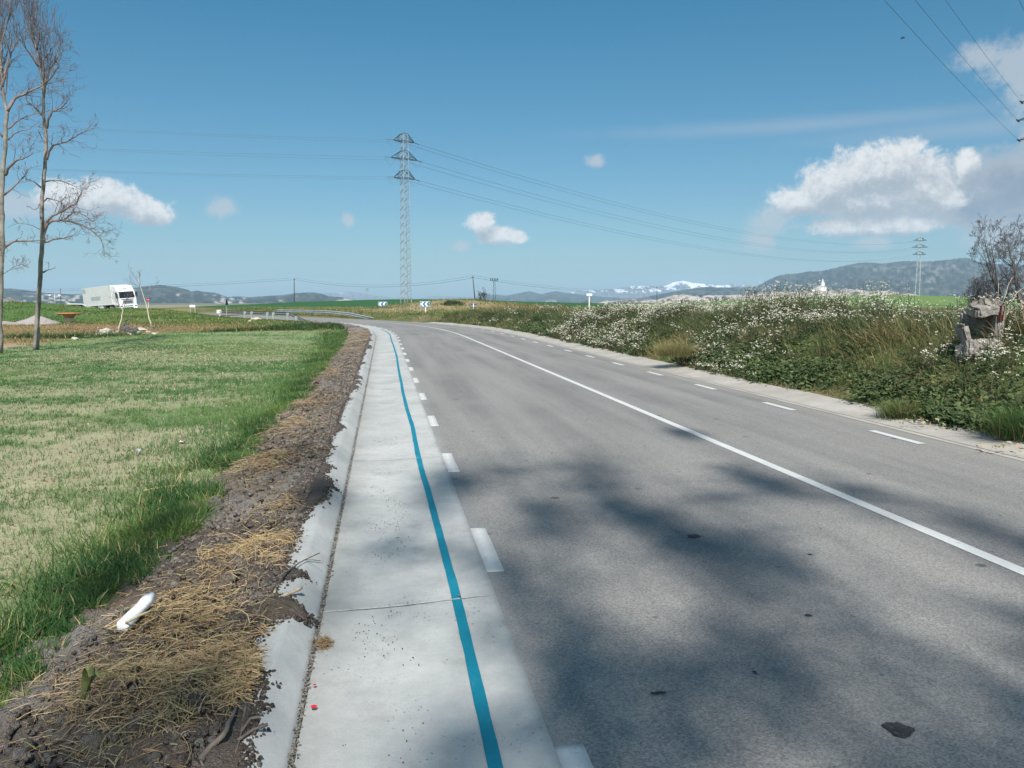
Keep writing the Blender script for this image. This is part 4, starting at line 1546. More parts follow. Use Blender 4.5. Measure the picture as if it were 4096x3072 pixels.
# ------------------------------------------------------------------ metal, wood, misc materials
MGALV = simple('galvanised_steel', (0.50, 0.53, 0.54), .5, .55, nscale=1.5, var=.15)
MGALVD = simple('dark_steel', (0.055, 0.07, 0.08), .6, .4, nscale=1.5, var=.2)  # darker steel tone for crossarms, mast and some pylon braces
MGALVM = simple('shaded_steel', (0.24, 0.255, 0.265), .6, .2, nscale=1.5, var=.2)  # near guardrail beams: shade on their back side painted into the colour
MWIRE = simple('wire', (0.06, 0.065, 0.07), .5, .3)
MWIREF = simple('pale_wire', (0.10, 0.135, 0.16), .5, .3)
MWOOD = simple('old_pole_wood', (0.085, 0.08, 0.075), .9, nscale=4, var=.3)
MPOST = simple('cream_post_paint', (0.78, 0.77, 0.70), .5, nscale=8, var=.06)
MSIGNW = simple('sign_white', (0.86, 0.87, 0.87), .45, nscale=4, var=.04)
MSIGNB = simple('sign_blue', (0.03, 0.17, 0.36), .4, nscale=4, var=.08)
MSIGNG = simple('sign_back_grey', (0.44, 0.45, 0.46), .5, .3, nscale=4, var=.08)
MSIGNBK = simple('sign_back_dull', (0.20, 0.20, 0.205), .6, .1, nscale=4, var=.1)
MDARK = simple('dark_metal', (0.03, 0.03, 0.035), .6, .2)
MSRED = simple('sign_red', (0.42, 0.02, 0.05), .45)
MCER = simple('insulator_glass', (0.12, 0.14, 0.14), .25)
MTERRA = simple('terracotta', (0.50, 0.21, 0.10), .85, nscale=4, var=.15, dirt=(.6, .42, .3), dirtamt=.4)
MCREAM = simple('cream_stone', (0.70, 0.58, 0.42), .9, nscale=9, var=.12, bump=.3)
MGRAV = simple('gravel', (0.33, 0.29, 0.28), .95, nscale=9, var=.3, bump=1.0, bscale=30)
MRUBB = simple('rubble_concrete', (0.46, 0.41, 0.34), .95, nscale=7, var=.22, bump=1.0, bscale=22, dirt=(.2, .15, .12), dirtamt=.4)
MTYRE = simple('old_tyre_rubber', (0.095, 0.088, 0.085), .85, nscale=8, var=.25)
MRUST = simple('rusty_iron', (0.12, 0.035, 0.025), .85, .1, nscale=12, var=.4)


def brace_obj(mesh_cache, p0, p1, w_, mat, parent, name='brace'):
    """a unit angle bar shared by all braces, stretched between two joints"""
    if 'm' not in mesh_cache:
        mb = MB()
        mb.box(-.5, .5, -.09, .5, 0, 1)
        mesh_cache['m'] = mb.mesh('brace')
        mesh_cache['m'].materials.append(mat)
    o = bpy.data.objects.new(name, mesh_cache['m'])
    COL.objects.link(o)
    o.parent = parent
    d = p1 - p0
    o.location = p0
    o.rotation_euler = d.to_track_quat('Z', 'Y').to_euler()
    o.scale = (w_, w_, d.length)
    return o


def pylon(loc, rotz, H_, arms, wb=1.3, wt=.86, label='', group=None, detail=True, thick=1.0, arml=2.1):
    root = empty('electricity_pylon', loc, (0, 0, rotz))
    tag(root, label, 'pylon', group)
    hw = lambda z: (wb + (wt - wb) * min(1, z / H_)) / 2
    cs = [(-1, -1), (1, -1), (1, 1), (-1, 1)]
    for sx2, sy2 in cs:
        MB().tube([(sx2 * hw(0), sy2 * hw(0), -.3), (sx2 * hw(H_), sy2 * hw(H_), H_)], .055 * thick, 4).build('leg', MGALV, root)
        if detail:
            MB().box(sx2 * hw(0) - .3, sx2 * hw(0) + .3, sy2 * hw(0) - .3, sy2 * hw(0) + .3, -.5, .25, taper=.05).build('concrete_foot', MRUBB, root)
    cache, cached = {}, {}
    nlev = 21 if detail else 12
    zl = [H_ * (i / nlev) for i in range(nlev + 1)]
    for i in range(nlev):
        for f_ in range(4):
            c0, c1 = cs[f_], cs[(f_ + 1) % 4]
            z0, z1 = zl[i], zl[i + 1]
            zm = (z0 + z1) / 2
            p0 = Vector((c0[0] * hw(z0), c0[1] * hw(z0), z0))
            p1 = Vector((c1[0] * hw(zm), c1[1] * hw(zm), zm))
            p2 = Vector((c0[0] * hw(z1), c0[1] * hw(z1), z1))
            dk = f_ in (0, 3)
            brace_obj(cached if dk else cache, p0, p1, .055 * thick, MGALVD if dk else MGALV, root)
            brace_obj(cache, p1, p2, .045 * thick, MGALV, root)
    tips = []
    for (za, L_) in arms:
        mb = MB()
        w_ = hw(za)
        for s_ in (-1, 1):
            tip = Vector((s_ * (w_ + L_), 0, za))
            for yy in (-w_, w_):
                mb.tube([(s_ * -w_, yy, za + .02), (s_ * w_, yy, za + .02), tip], .06 * thick, 4)
                mb.tube([(0, yy * .6, min(H_ + .1, za + 1.3)), (s_ * w_, yy, min(H_, za + 1.2)), tip], .055 * thick, 4)
                mb.tube([(s_ * w_, yy, za), (s_ * (w_ + L_ * .5), yy * .5, za + .6)], .03 * thick, 4)
                mb.tube([(s_ * (w_ + L_ * .5), yy * .5, za + .02), (s_ * w_, yy, min(H_, za + 1.2))], .03 * thick, 4)
        mb.build('crossarm', MGALVD, root)
        for s_ in (-1, 1):
            tips.append(Vector((s_ * (w_ + L_), 0, za)))
    return root, tips


def insul(root, p0, d, L_=1.1, r=.11, n=9):
    mb = MB()
    d = d.normalized()
    mb.tube([p0, p0 + d * L_], .02, 4)
    for k in range(n):
        c_ = p0 + d * (L_ * (.14 + .76 * k / (n - 1)))
        mb.tube([c_ - d * .03, c_, c_ + d * .015], [r * .4, r, r * .35], 8)
    e = p0 + d * L_
    mb.build('insulator', MCER, root, True)
    return e


def wire(p0, p1, sag, r, name, label, mat=MWIRE, n=36, cat='cable', group=None):
    pts = []
    for k in range(n + 1):
        t_ = k / n
        q_ = p0.lerp(p1, t_)
        q_.z -= 4 * sag * t_ * (1 - t_)
        pts.append(q_)
    o_ = Vector(pts[0])
    o = MB().tube([p - o_ for p in pts], r, 4, cap=False).build(name, mat, loc=o_)
    tag(o, label, cat, group)
    return o


PY0 = Vector(((1627 / 4 - 512) / 800 * 129 * 1.0, 129, .35))
H0 = 27.6
rot0 = math.atan2(.62, .78)
ARMS = [(26.45 - .0, 1.45), (23.75, 1.95), (20.75, 1.45)]
py_a, tips_a = pylon(PY0, rot0, H0, ARMS, label='tall lattice electricity pylon standing behind the bend and the two arrow signs')
PY1 = Vector((dp(3667, 1215, 352).x, 352, -1.2))
py_b, tips_b = pylon(PY1, R(-20), 31.0, [(29.4, 2.0), (26.5, 2.5), (23.4, 2.0)], wb=1.9, wt=1.0, label='slim distant pylon in the green field at the right', detail=False, thick=1.7)
PY2 = Vector((dp(4174, 900, 120).x, 120, 4.6 - 4.6))
py_c, tips_c = pylon(PY2, R(-40), 32.5, [(31.2, 3.3), (28.6, 3.6), (25.7, 3.3)], wb=1.6, wt=.9, label='near pylon just past the right edge, its insulators reaching into the picture', detail=False)
PYT = Vector((dp(1469, 1195, 2100).x, 2100, 3.0))
py_t, _ = pylon(PYT, R(20), 34.0, [(33, 3), (29.5, 5)], wb=5, wt=1.2, label='tiny hazy pylon in front of the snow peaks, left of the tall pylon', detail=False, thick=4.5)


def world_tips(root, tips):
    M = Matrix.Translation(root.location) @ root.rotation_euler.to_matrix().to_4x4()
    return [M @ t_ for t_ in tips], M


wa, Ma = world_tips(py_a, tips_a)
wb_, Mb = world_tips(py_b, tips_b)
wc, Mc = world_tips(py_c, tips_c)
inv3 = lambda M, d: (M.to_3x3().inverted() @ d)
left_end = Vector((-170, 76, 29))
k = 0
for i, tp in enumerate(wa):
    dl = (left_end + Vector((0, 0, tp.z - 27)) - tp).normalized()
    dr = (wb_[i] - tp).normalized()
    dr.z -= .09
    e1 = insul(py_a, tips_a[i], inv3(Ma, dl), 1.0, .085)
    e2 = insul(py_a, tips_a[i], inv3(Ma, dr), 1.0, .085)
    # jumper loop under the arm
    e1w, e2w = Ma @ e1, Ma @ e2
    lp = []
    for q_ in range(9):
        t_ = q_ / 8
        v = e1.lerp(e2, t_)
        v.z -= 4 * 1.0 * t_ * (1 - t_)
        lp.append(v)
    MB().tube(lp, .014, 4, cap=False).build('jumper_wire', MWIREF, py_a)
    lv_ = ('top', 'middle', 'bottom')[i // 2] + ' arm of the tall pylon'
    ws_ = ('its left tip', 'its right tip')[i % 2]
    wire(e1w, Vector((left_end.x, left_end.y, left_end.z + tp.z - 27)), 2.2, .016, 'power_line', 'power line running left from the %s, %s' % (lv_, ws_[4:]), MWIREF, group='power lines left of the tall pylon')
    wire(e2w, wb_[i], 7.0, .022, 'power_line', 'power line sagging right from the %s, %s' % (lv_, ws_[4:]), MWIREF, group='power lines right of the tall pylon', n=50)
far_end = Vector((-76, -77, 0))
for i, tp in enumerate(wc):
    e = far_end.copy()
    e.z = tp.z
    off = (tp - Vector((PY2.x, PY2.y, tp.z)))
    e += off
    d_ = (e - tp).normalized()
    d_.z -= .06
    ei = insul(py_c, tips_c[i], inv3(Mc, d_), 1.25, .14)
    insul(py_c, tips_c[i], inv3(Mc, -d_), 1.25, .14)
    nm_ = ('lowest', 'middle', 'upper')[2 - i // 2]
    wire(Mc @ ei, e, 2.6, .015, 'overhead_cable', 'dark overhead cable crossing the upper right corner, %s %s' % (nm_, ('nearer one', 'farther one')[i % 2]), MWIRE, n=60, group='overhead cables in the upper right corner')

# telephone poles and their wires
ptop = []
for (px, py0, py1, d_, lab, lx) in ((1177, 1113, 1213, 230, 'upright wooden pole left of the tall pylon, above the guardrail', 0), (1891, 1104, 1215, 200, 'leaning wooden pole behind the grey back of a road sign', .75),
                                    (2628, 1144, 1228, 335, 'thin wooden pole beside the low white barn', 0), (3455, 1136, 1226, 300, 'thin wooden pole in front of the pale hills at right', 0), (242, 1153, 1222, 330, 'thin wooden pole between the left tree and the lorry', 0)):
    t_ = dp(px, py0, d_)
    b_ = dp(px, py1 + 12, d_)
    b_.z = min(b_.z, hz(b_.x, b_.y)) - .3
    root = empty('utility_pole', (b_.x + lx, b_.y, b_.z))
    tag(root, lab, 'pole')
    top = Vector((t_.x - root.location.x, 0, t_.z - b_.z))
    MB().tube([(0, 0, 0), top], [.17, .11], 8).build('pole_shaft', MWOOD, root, True)
    MB().box(top.x - .35, top.x + .35, -.05, .05, top.z - .45, top.z - .33).build('crossbar', MWOOD, root)
    ptop.append(Vector((t_.x, t_.y, t_.z - .3)))
A_, B_, C_, D_, E_ = ptop
for p0, p1, sg, wl_ in ((A_, B_, 2.2, 'between the upright pole and the leaning pole'), (B_, C_, 2.4, 'from the leaning pole to the pole by the barn'), (C_, D_, 1.8, 'from the barn pole to the pole before the pale hills'),
                    (A_, Vector((-250, 250, 6.6)), 2.6, 'from the upright pole left past the lorry'), (D_, Vector((330, 300, 8.0)), 2.0, 'from the pole before the pale hills to the right edge')):
    for q_, r_ in ((0, .035), (.55, .022)):
        wire(p0 + Vector((.3, 0, q_ - .1)), p1 + Vector((.3, 0, q_ - .1)), sg, r_, 'telephone_wire', ('lower thick' if q_ == 0 else 'upper thin') + ' telephone wire ' + wl_, MWIRE, group='telephone wires along the horizon')
# small lattice mast with a ring of insulators
b_ = dp(1977, 1212, 200)
root = empty('lattice_mast', (b_.x, b_.y, 0.0))
tag(root, 'short lattice mast with five insulators on top, right of the leaning pole', 'mast')
tz = dp(1977, 1117, 200).z
for sx2, sy2 in ((-1, -1), (1, -1), (1, 1), (-1, 1)):
    MB().tube([(sx2 * .34, sy2 * .34, -.3), (sx2 * .2, sy2 * .2, tz - .4)], .05, 4).build('leg', MGALVD, root)
mb = MB()
for i in range(14):
    z0, z1 = tz * i / 14.5, tz * (i + 1) / 14.5
    s_ = 1 if i % 2 else -1
    w_ = .32 - .12 * i / 14
    for yy in (-w_, w_):
        mb.tube([(-s_ * w_, yy, z0), (s_ * w_, yy, z1)], .03, 4)
        mb.tube([(yy, -s_ * w_, z0), (yy, s_ * w_, z1)], .03, 4)
mb.build('bracing', MGALVD, root)
MB().box(-.95, .95, -.05, .05, tz - .42, tz - .34).build('crossbar', MDARK, root)
for i in range(5):
    MB().lathe([(.03, 0), (.10, .12), (.10, .25), (.06, .3), (.12, .4), (.10, .55), (.03, .62)], 8, Matrix.Translation((-.86 + .43 * i, 0, tz - .34))).build('insulator', MDARK, root, True)
# lamp masts on the left horizon
b_ = dp(221, 1222, 320)
root = empty('street_lamp', (b_.x, b_.y, -.5))
tag(root, 'pale twin-armed lamp post on the left horizon', 'street lamp')
tz = dp(221, 1176, 320).z + .5
MB().tube([(0, 0, 0), (0, 0, tz)], [.22, .14], 8).build('post', MSIGNG, root, True)
MB().tube([(-1.8, 0, tz - .3), (0, 0, tz - .05), (1.8, 0, tz - .3)], .1, 6).build('arm', MSIGNG, root)
for s_ in (-1, 1):
    MB().box(s_ * 1.9 - .5, s_ * 1.9 + .5, -.25, .25, tz - .55, tz - .3, taper=.1).build('lamp_head', MSIGNW, root)


# ------------------------------------------------------------------ road signs
def place_d(px, d_):
    return dp(px, 1208, d_).x


def post_sign(name, px, d_, w_, h_, zc, label, cat='road sign', yaw=0.0, kind='chevron', postr=.038, ground=None):
    x = place_d(px, d_)
    g_ = hz(x, d_) if ground is None else ground
    root = empty(name, (x, d_, g_), (0, 0, yaw))
    tag(root, label, cat)
    zc -= g_
    MB().box(-postr, postr, -postr * .6, postr * .6, -.3, zc + h_ / 2 - .04).build('post', MPOST, root)
    return root, zc


def chevron_sign(px, d_, pxc, w_, h_, zc, yaw, label):
    root, zc = post_sign('bend_arrow_sign', px, d_, w_, h_, zc, label, yaw=yaw)
    ox = (pxc - px) / 4 / 800 * d_
    mb = MB().box(ox - w_ / 2, ox + w_ / 2, -.075, -.045, zc - h_ / 2, zc + h_ / 2)
    mb.build('sign_panel', MSIGNB, root, bevel=.01)
    MB().box(ox - w_ / 2 - .02, ox + w_ / 2 + .02, -.06, -.035, zc - h_ / 2 - .02, zc + h_ / 2 + .02).build('rim', MSIGNW, root)
    for c_ in (-.26, .20):
        t_ = w_ * .20
        cx_ = ox + c_ * w_ - .02
        tipx = cx_ - w_ * .20
        poly = [(tipx, zc), (tipx + w_ * .20, zc + h_ * .46), (tipx + w_ * .20 + t_, zc + h_ * .46), (tipx + t_, zc), (tipx + w_ * .20 + t_, zc - h_ * .46), (tipx + w_ * .20, zc - h_ * .46)]
        MB().add([(x, -.079, z) for x, z in poly] + [(x, -.076, z) for x, z in poly], [(0, 1, 2, 3), (0, 3, 4, 5), (9, 8, 7, 6), (11, 10, 9, 6)]).build('arrow', MSIGNW, root)
    return root


chevron_sign(1532, 96, 1531, 1.02, .52, 1.42, R(4), 'blue and white bend arrow sign left of the tall pylon')
chevron_sign(1702, 79, 1700, .86, .48, 1.48, R(-4), 'blue and white bend arrow sign right of the tall pylon')
root, zc = post_sign('edge_on_sign', 1682, 84, .8, .5, 1.5, 'sign seen edge-on, its post just left of the right arrow sign', yaw=R(82))
MB().box(-.45, .45, -.075, -.045, zc - .28, zc + .28).build('sign_panel', MSIGNG, root)
root, zc = post_sign('sign_from_behind', 1894, 73.5, .62, .5, 1.33, 'grey back of a sign on a cream post under the leaning pole', yaw=R(-5))
MB().box(-.32, .30, .045, .07, zc - .24, zc + .24).build('sign_panel', MSIGNBK, root, bevel=.006)
for s_ in (-1, 1):
    MB().box(-.30, .28, .030, .046, zc + s_ * .15 - .03, zc + s_ * .15 + .03).build('mounting_rail', MDARK, root)
root, zc = post_sign('small_white_sign', 2357, 62, .48, .18, 2.24, 'small flat white sign on a thin post above the right bank', yaw=R(-6))
MB().box(-.21, .21, -.06, -.03, zc - .085, zc + .085).build('sign_panel', MSIGNW, root, bevel=.004)
for xx in (-.07, .03):
    MB().box(xx, xx + .035, -.064, -.061, zc - .03, zc + .03).build('mark', MDARK, root)
root, zc = post_sign('stop_sign', 593, 150, .62, .62, dp(593, 1199, 150).z, 'small round red sign on the horizon right of the lorry', postr=.035)
MB().prism([(math.cos(R(22.5 + 45 * k)) * .33, zc + math.sin(R(22.5 + 45 * k)) * .33) for k in range(8)], -.09, -.06).build('sign_panel', MSRED, root)
MB().box(-.2, .2, -.098, -.092, zc - .035, zc + .02).build('white_band', MSIGNW, root)
# village name board on two posts
x0 = place_d(769, 95)
root = empty('name_board', (x0, 95, hz(x0, 95)))
tag(root, 'low white name board on two grey posts at the junction', 'sign')
zb = 1.68 - (1224 / 4 - 302) / 800 * 95 - root.location.z
MB().box(-.33, .33, -.03, 0, zb - .14, zb + .13).build('board', MSIGNW, root, bevel=.005)
for s_ in (-1, 1):
    MB().box(s_ * .28 - .03, s_ * .28 + .03, .004, .05, -.2, zb + .1).build('post', MGALV, root)
for k, w_ in enumerate((.05, .02, .05, .02, .05)):
    MB().box(-.22 + k * .09, -.22 + k * .09 + w_, -.034, -.031, zb - .05, zb + .045).build('letter', MSIGNG, root)
# tall post with an edge-on triangular plate
x0 = place_d(905, 84)
root = empty('edge_on_warning_sign', (x0, 84, hz(x0, 84)), (0, 0, R(84)))
tag(root, 'tall thin post with a dark edge-on triangular plate behind the guardrail', 'road sign')
zt = 1.68 - (1192 / 4 - 302) / 800 * 84 - root.location.z
MB().box(-.035, .035, -.03, .03, -.2, zt).build('post', MGALV, root)
MB().prism([(-.36, zt - .72), (.36, zt - .72), (0, zt)], -.05, -.031).build('sign_panel', MDARK, root)


# ------------------------------------------------------------------ guardrails
def solve_a(px, l, lo=60, hi=140):
    want = (px / 4 - 512) / 800 * (1.0)
    aa = np.arange(lo, hi, .1)
    x, y = rp(aa, l)
    depth = y * CP + EYE * SP
    return float(aa[np.argmin(np.abs(x / depth - want))])


PROF = [(-.0, .155), (.012, .14), (.075, .115), (.075, .075), (.0, .025), (.0, -.025), (.075, -.075), (.075, -.115), (.012, -.14), (0, -.155)]


def rail(name, label, l, a_s, zs, posts, side, endpanel=False):
    root = empty(name, (0, 0, 0))
    x, y = rp(a_s[0], l)
    root.location = (float(x), float(y), 0)
    o_ = Vector(root.location)
    tag(root, label, 'guardrail')
    aa = []
    for i in range(len(a_s) - 1):
        n = max(2, int(abs(a_s[i + 1] - a_s[i]) / 1.0))
        for k in range(n):
            t_ = k / n
            aa.append((a_s[i] + (a_s[i + 1] - a_s[i]) * t_, zs[i] + (zs[i + 1] - zs[i]) * t_))
    aa.append((a_s[-1], zs[-1]))
    # beams in sections of about four metres
    i = 0
    while i < len(aa) - 1:
        j = min(i + 4, len(aa) - 1)
        sec = aa[i:j + 1]
        vs, fs = [], []
        for (a_, z_) in sec:
            for (dy, dz) in PROF + [(p_[0] + .012, p_[1]) for p_ in PROF[::-1]]:
                x, y = rp(a_, l + side * dy)
                vs.append((float(x) - o_.x, float(y) - o_.y, z_ + dz))
        m_ = len(PROF) * 2
        for s_ in range(len(sec) - 1):
            for k in range(m_):
                fs.append((s_ * m_ + k, s_ * m_ + (k + 1) % m_, (s_ + 1) * m_ + (k + 1) % m_, (s_ + 1) * m_ + k))
        MB().add(vs, fs).build('beam', MGALV if side < 0 else MGALVM, root)
        i = j
    for a_ in posts:
        x, y = rp(a_, l - side * .16)
        zt = float(np.interp(a_, sorted(q_[0] for q_ in aa), [q_[1] for q_ in sorted(aa)]))
        h_ = float(np.interp(a_, CA, CH))
        M = Matrix.Translation((float(x) - o_.x, float(y) - o_.y, 0)) @ Matrix.Rotation(-h_, 4, 'Z')
        pm = MB()
        pm.box(-.07, -.05, -.05, .05, -.4, zt + .12, M)
        pm.box(-.06, .05, -.055, -.045, -.4, zt + .12, M)
        pm.box(-.06, .05, .045, .055, -.4, zt + .12, M)
        pm.build('post', MGALV, root)
        MB().box(.055 if side > 0 else -.16, .15 if side > 0 else -.065, -.08, .08, zt - .12, zt + .13, M).build('bracket', MGALV, root)
    return root


ap = [solve_a(px, -4.95) for px in (1190, 1156, 1098, 1075, 1011, 984, 887)]
r1 = rail('guardrail', 'near steel guardrail on the inside of the bend beside the junction', -4.95, [solve_a(1222, -4.9), ap[1] - .3, ap[1] + .2, ap[-1] + .3], [.02, .60, .60, .60], ap, 1)
x, y = rp(ap[-1] + .9, -4.95)
o = MB().box(-.24, .24, -.05, .05, .42, .80).box(-.03, .03, .051, .09, -.2, .6).build('guardrail_end_plate', MSIGNW, None, loc=(float(x), float(y), .0), rot=(0, 0, R(10)))
tag(o, 'square white marker plate at the left end of the near guardrail', 'marker')
aq = [solve_a(px, 3.75, 60, 130) for px in (1377, 1310, 1249, 1188)]
r2 = rail('guardrail', 'far steel guardrail on the outside of the bend, sloping into the grass', 3.75, [solve_a(1497, 3.75, 60, 130), solve_a(1400, 3.75, 60, 130), aq[1], aq[-1] + 6], [.02, .45, .62, .62], aq + [aq[-1] + 3, aq[-1] + 6], -1)

# ------------------------------------------------------------------ the lorry
MTW = simple('lorry_white_paint', (0.80, 0.82, 0.82), .3, nscale=1.2, var=.04, dirt=(.5, .48, .44), dirtamt=.12)
MTT = simple('trailer_skin', (0.72, 0.715, 0.70), .45, nscale=1.0, var=.05, dirt=(.4, .38, .35), dirtamt=.25)
MTP = simple('trailer_grey_patch', (0.40, 0.455, 0.48), .5, nscale=2, var=.05)
MGLS = simple('dark_windscreen', (0.015, 0.017, 0.022), .08, spec=.6)
MBLK = simple('black_plastic', (0.02, 0.02, 0.02), .6)
lz = .42
lor = empty('articulated_lorry', (-56.2, 118, lz - .1), (R(0), 0, R(-47)))
_v = Vector((-51.6, 110, 0)).normalized()
lor.rotation_euler = (Matrix.Rotation(R(-4.6), 3, _v) @ Matrix.Rotation(R(-46), 3, 'Z')).to_euler()
tag(lor, 'white articulated lorry with a pale box trailer driving behind the grassy bank', 'lorry')
# local: +X forwards, front of the cab at x = 0
MB().prism([(-2.25, .95), (-.05, .95), (.0, 1.55), (-.10, 1.95), (-.42, 2.98), (-.75, 3.15), (-1.35, 3.78), (-2.25, 3.84)], -1.22, 1.22).build('cab', MTW, lor, bevel=.05)
MB().prism([(-.30, .38), (.04, .38), (.06, .9), (-.02, .945), (-.30, .945)], -1.24, 1.24).build('bumper', MTW, lor, bevel=.03)
ws = MB()
for y0, y1 in ((-1.08, 1.08),):
    ws.add([(-.085, y0, 1.98), (-.085, y1, 1.98), (-.385, y1 * .94, 2.92), (-.385, y0 * .94, 2.92), (-.12, y0, 1.97), (-.12, y1, 1.97), (-.42, y1 * .94, 2.91), (-.42, y0 * .94, 2.91)], [(0, 1, 2, 3), (7, 6, 5, 4), (0, 4, 5, 1), (3, 2, 6, 7), (0, 3, 7, 4), (1, 5, 6, 2)])
ws.build('windscreen', MGLS, lor)
MB().prism([(-1.30, 2.02), (-.38, 2.02), (-.62, 2.85), (-1.30, 2.85)], -1.235, -1.2).build('side_window', MGLS, lor)
MB().prism([(-1.30, 2.02), (-.38, 2.02), (-.62, 2.85), (-1.30, 2.85)], 1.2, 1.235).build('side_window', MGLS, lor)
gr = MB().box(-.01, .02, -.72, .72, 1.18, 1.62).build('grille', MSIGNG, lor)
for k in range(4):
    MB().box(.015, .045, -.66 + k * .03, .66 - k * .03, 1.55 - k * .1, 1.59 - k * .1).build('grille_bar', MBLK, gr)
for z0 in (.50, .76):
    MB().box(.052, .075, -.62, .62, z0, z0 + .11).build('air_intake', MBLK, lor)
MB().box(-.99, -.90, -.33, .33, 3.36, 3.42).box(-1.10, -.92, -.42, .42, 3.30, 3.36).build('roof_hatch', MBLK, lor)
for s_ in (-1, 1):
    hl = MB().box(.03, .072, s_ * 1.0 - .17, s_ * 1.0 + .17, .72, .86).build('headlight', MGLS, lor, bevel=.02)
    MB().box(-.36, -.22, s_ * 1.42 - .13, s_ * 1.42 + .13, 2.05, 2.75).box(-.31, -.27, min(s_ * 1.2, s_ * 1.35), max(s_ * 1.2, s_ * 1.35), 2.55, 2.6).build('mirror', MBLK, lor, bevel=.02)
    MB().prism([(-2.75, 1.1), (-2.25, 1.1), (-2.25, 3.78), (-2.75, 3.70)], s_ * 1.22 - .02, s_ * 1.22 + .02).build('side_deflector', MTW, lor)
MB().box(-.14, .05, -.9, .9, 1.78, 1.83).build('wiper_cowl', MBLK, lor)
MB().box(-16.6, -3.0, -1.25, 1.25, 1.18, 4.0).build('trailer_box', MTT, lor, bevel=.03)
MB().box(-16.65, -2.97, -1.27, -1.25, 1.13, 1.27).build('trailer_side_rail', MTW, lor)
MB().box(-12.6, -8.0, -1.262, -1.252, 1.95, 2.55).build('trailer_panel', MTP, lor)
MB().box(-16.5, -14.9, -1.262, -1.252, 3.2, 3.85).build('trailer_panel', MTP, lor)
MB().box(-16.0, -2.4, -.45, .45, .85, 1.15).build('chassis', MBLK, lor)
MB().box(-9.9, -7.6, -1.2, -.75, .48, 1.05).build('side_locker', MTW, lor, bevel=.03)
for xw in (-1.05, -3.6, -12.2, -13.5, -14.8):
    for s_ in (-1, 1):
        M = Matrix.Translation((xw, s_ * 1.0, .5)) @ Matrix.Rotation(R(90), 4, 'X')
        w_ = MB().lathe([(.3, -.15), (.46, -.15), (.5, -.10), (.5, .10), (.46, .15), (.3, .15)], 20, M).build('wheel', MBLK, lor, True)
        MB().lathe([(.02, -.165), (.28, -.16), (.29, .16), (.02, .165)], 14, M).build('rim', MSIGNG, w_, True)
# white roof of a car showing over the bank
cx, cd = dp(315, 1230, 112).x, 112
car = empty('car', (cx, cd, .0), (0, 0, R(20)))
tag(car, 'small white car of which only the roof shows over the left bank', 'car')
MB().prism([(-2.0, .35), (2.0, .35), (2.05, .8), (1.9, .95), (1.1, 1.0), (.55, 1.42), (-1.2, 1.45), (-1.9, 1.0), (-2.05, .9)], -.85, .85).build('body', MTW, car, bevel=.05)
MB().prism([(1.02, 1.02), (.52, 1.38), (-1.15, 1.4), (-1.75, 1.02)], -.862, .862).build('window_band', MGLS, car)
for xw in (-1.25, 1.3):
    for s_ in (-1, 1):
        MB().lathe([(.18, -.1), (.31, -.1), (.31, .1), (.18, .1)], 14, Matrix.Translation((xw, s_ * .78, .31)) @ Matrix.Rotation(R(90), 4, 'X')).build('wheel', MBLK, car, True)

# ------------------------------------------------------------------ left verge: table, gravel, tyres, rubble
d_ = 60
x_ = dp(274, 1208, d_).x
g_ = hz(x_, d_)
tz = 1.68 - (1251 / 4 - 302) / 800 * d_ - g_
root = empty('garden_table', (x_, d_, g_))
tag(root, 'round terracotta table on a cream stone foot in front of the green bank', 'table')
MB().lathe([(.28, tz * .5), (.36, tz * .62), (.44, tz - .15), (.80, tz - .1), (.90, tz - .05), (.90, tz - .005), (.86, tz)], 28).build('table_top', MTERRA, root, True)
MB().lathe([(.24, -.15), (.30, .02), (.345, tz * .2), (.33, tz * .38), (.27, tz * .5)], 18).build('foot', MCREAM, root, True)


def blobmesh(mb, c_, rx, ry, rz, rnd, nseg=14, nr=8, rough=.15, flat=None):
    b = len(mb.v)
    sd_ = rnd.randint(0, 999)
    for i in range(nr + 1):
        ph = math.pi * i / nr
        for k in range(nseg):
            th = 2 * math.pi * k / nseg
            n = Vector((math.sin(ph) * math.cos(th), math.sin(ph) * math.sin(th), math.cos(ph)))
            w_ = 1 + rough * (float(fbm(np.array([n.x * 2 + sd_]), np.array([n.y * 2 + n.z * 3]), 3, sd_)[0]) - .5) * 4
            v = Vector((c_[0] + n.x * rx * w_, c_[1] + n.y * ry * w_, c_[2] + n.z * rz * w_))
            mb.v.append(tuple(v))
    for i in range(nr):
        for k in range(nseg):
            k2 = (k + 1) % nseg
            mb.f.append((b + i * nseg + k, b + (i + 1) * nseg + k, b + (i + 1) * nseg + k2, b + i * nseg + k2))


def heap(name, px, d_, w_, h_, label, seed, dep=1.2):
    x_ = dp(px, 1208, d_).x
    g_ = hz(x_, d_)
    n = 36
    V, F_ = [], []
    for i in range(n):
        for k in range(n):
            u, v = i / (n - 1) * 2 - 1, k / (n - 1) * 2 - 1
            r_ = math.hypot(u, v)
            z = max(0, 1 - r_) ** .85 * h_ * (1 + .25 * (float(vn(u * 3 + seed, v * 3, seed)) - .5)) - .06
            V.append((u * w_, v * dep, z))
    for i in range(n - 1):
        for k in range(n - 1):
            F_.append((i * n + k, (i + 1) * n + k, (i + 1) * n + k + 1, i * n + k + 1))
    o = MB().add(V, F_).build(name, MGRAV, None, True, loc=(x_, d_, g_))
    tag(o, label, 'gravel heap')


heap('gravel_heap', 140, 58, 1.9, .72, 'rounded heap of grey gravel behind the left tree', 3, 1.6)
heap('gravel_heap', 15, 57, 1.5, .34, 'low flat gravel heap at the left edge of the photo', 5, 1.2)


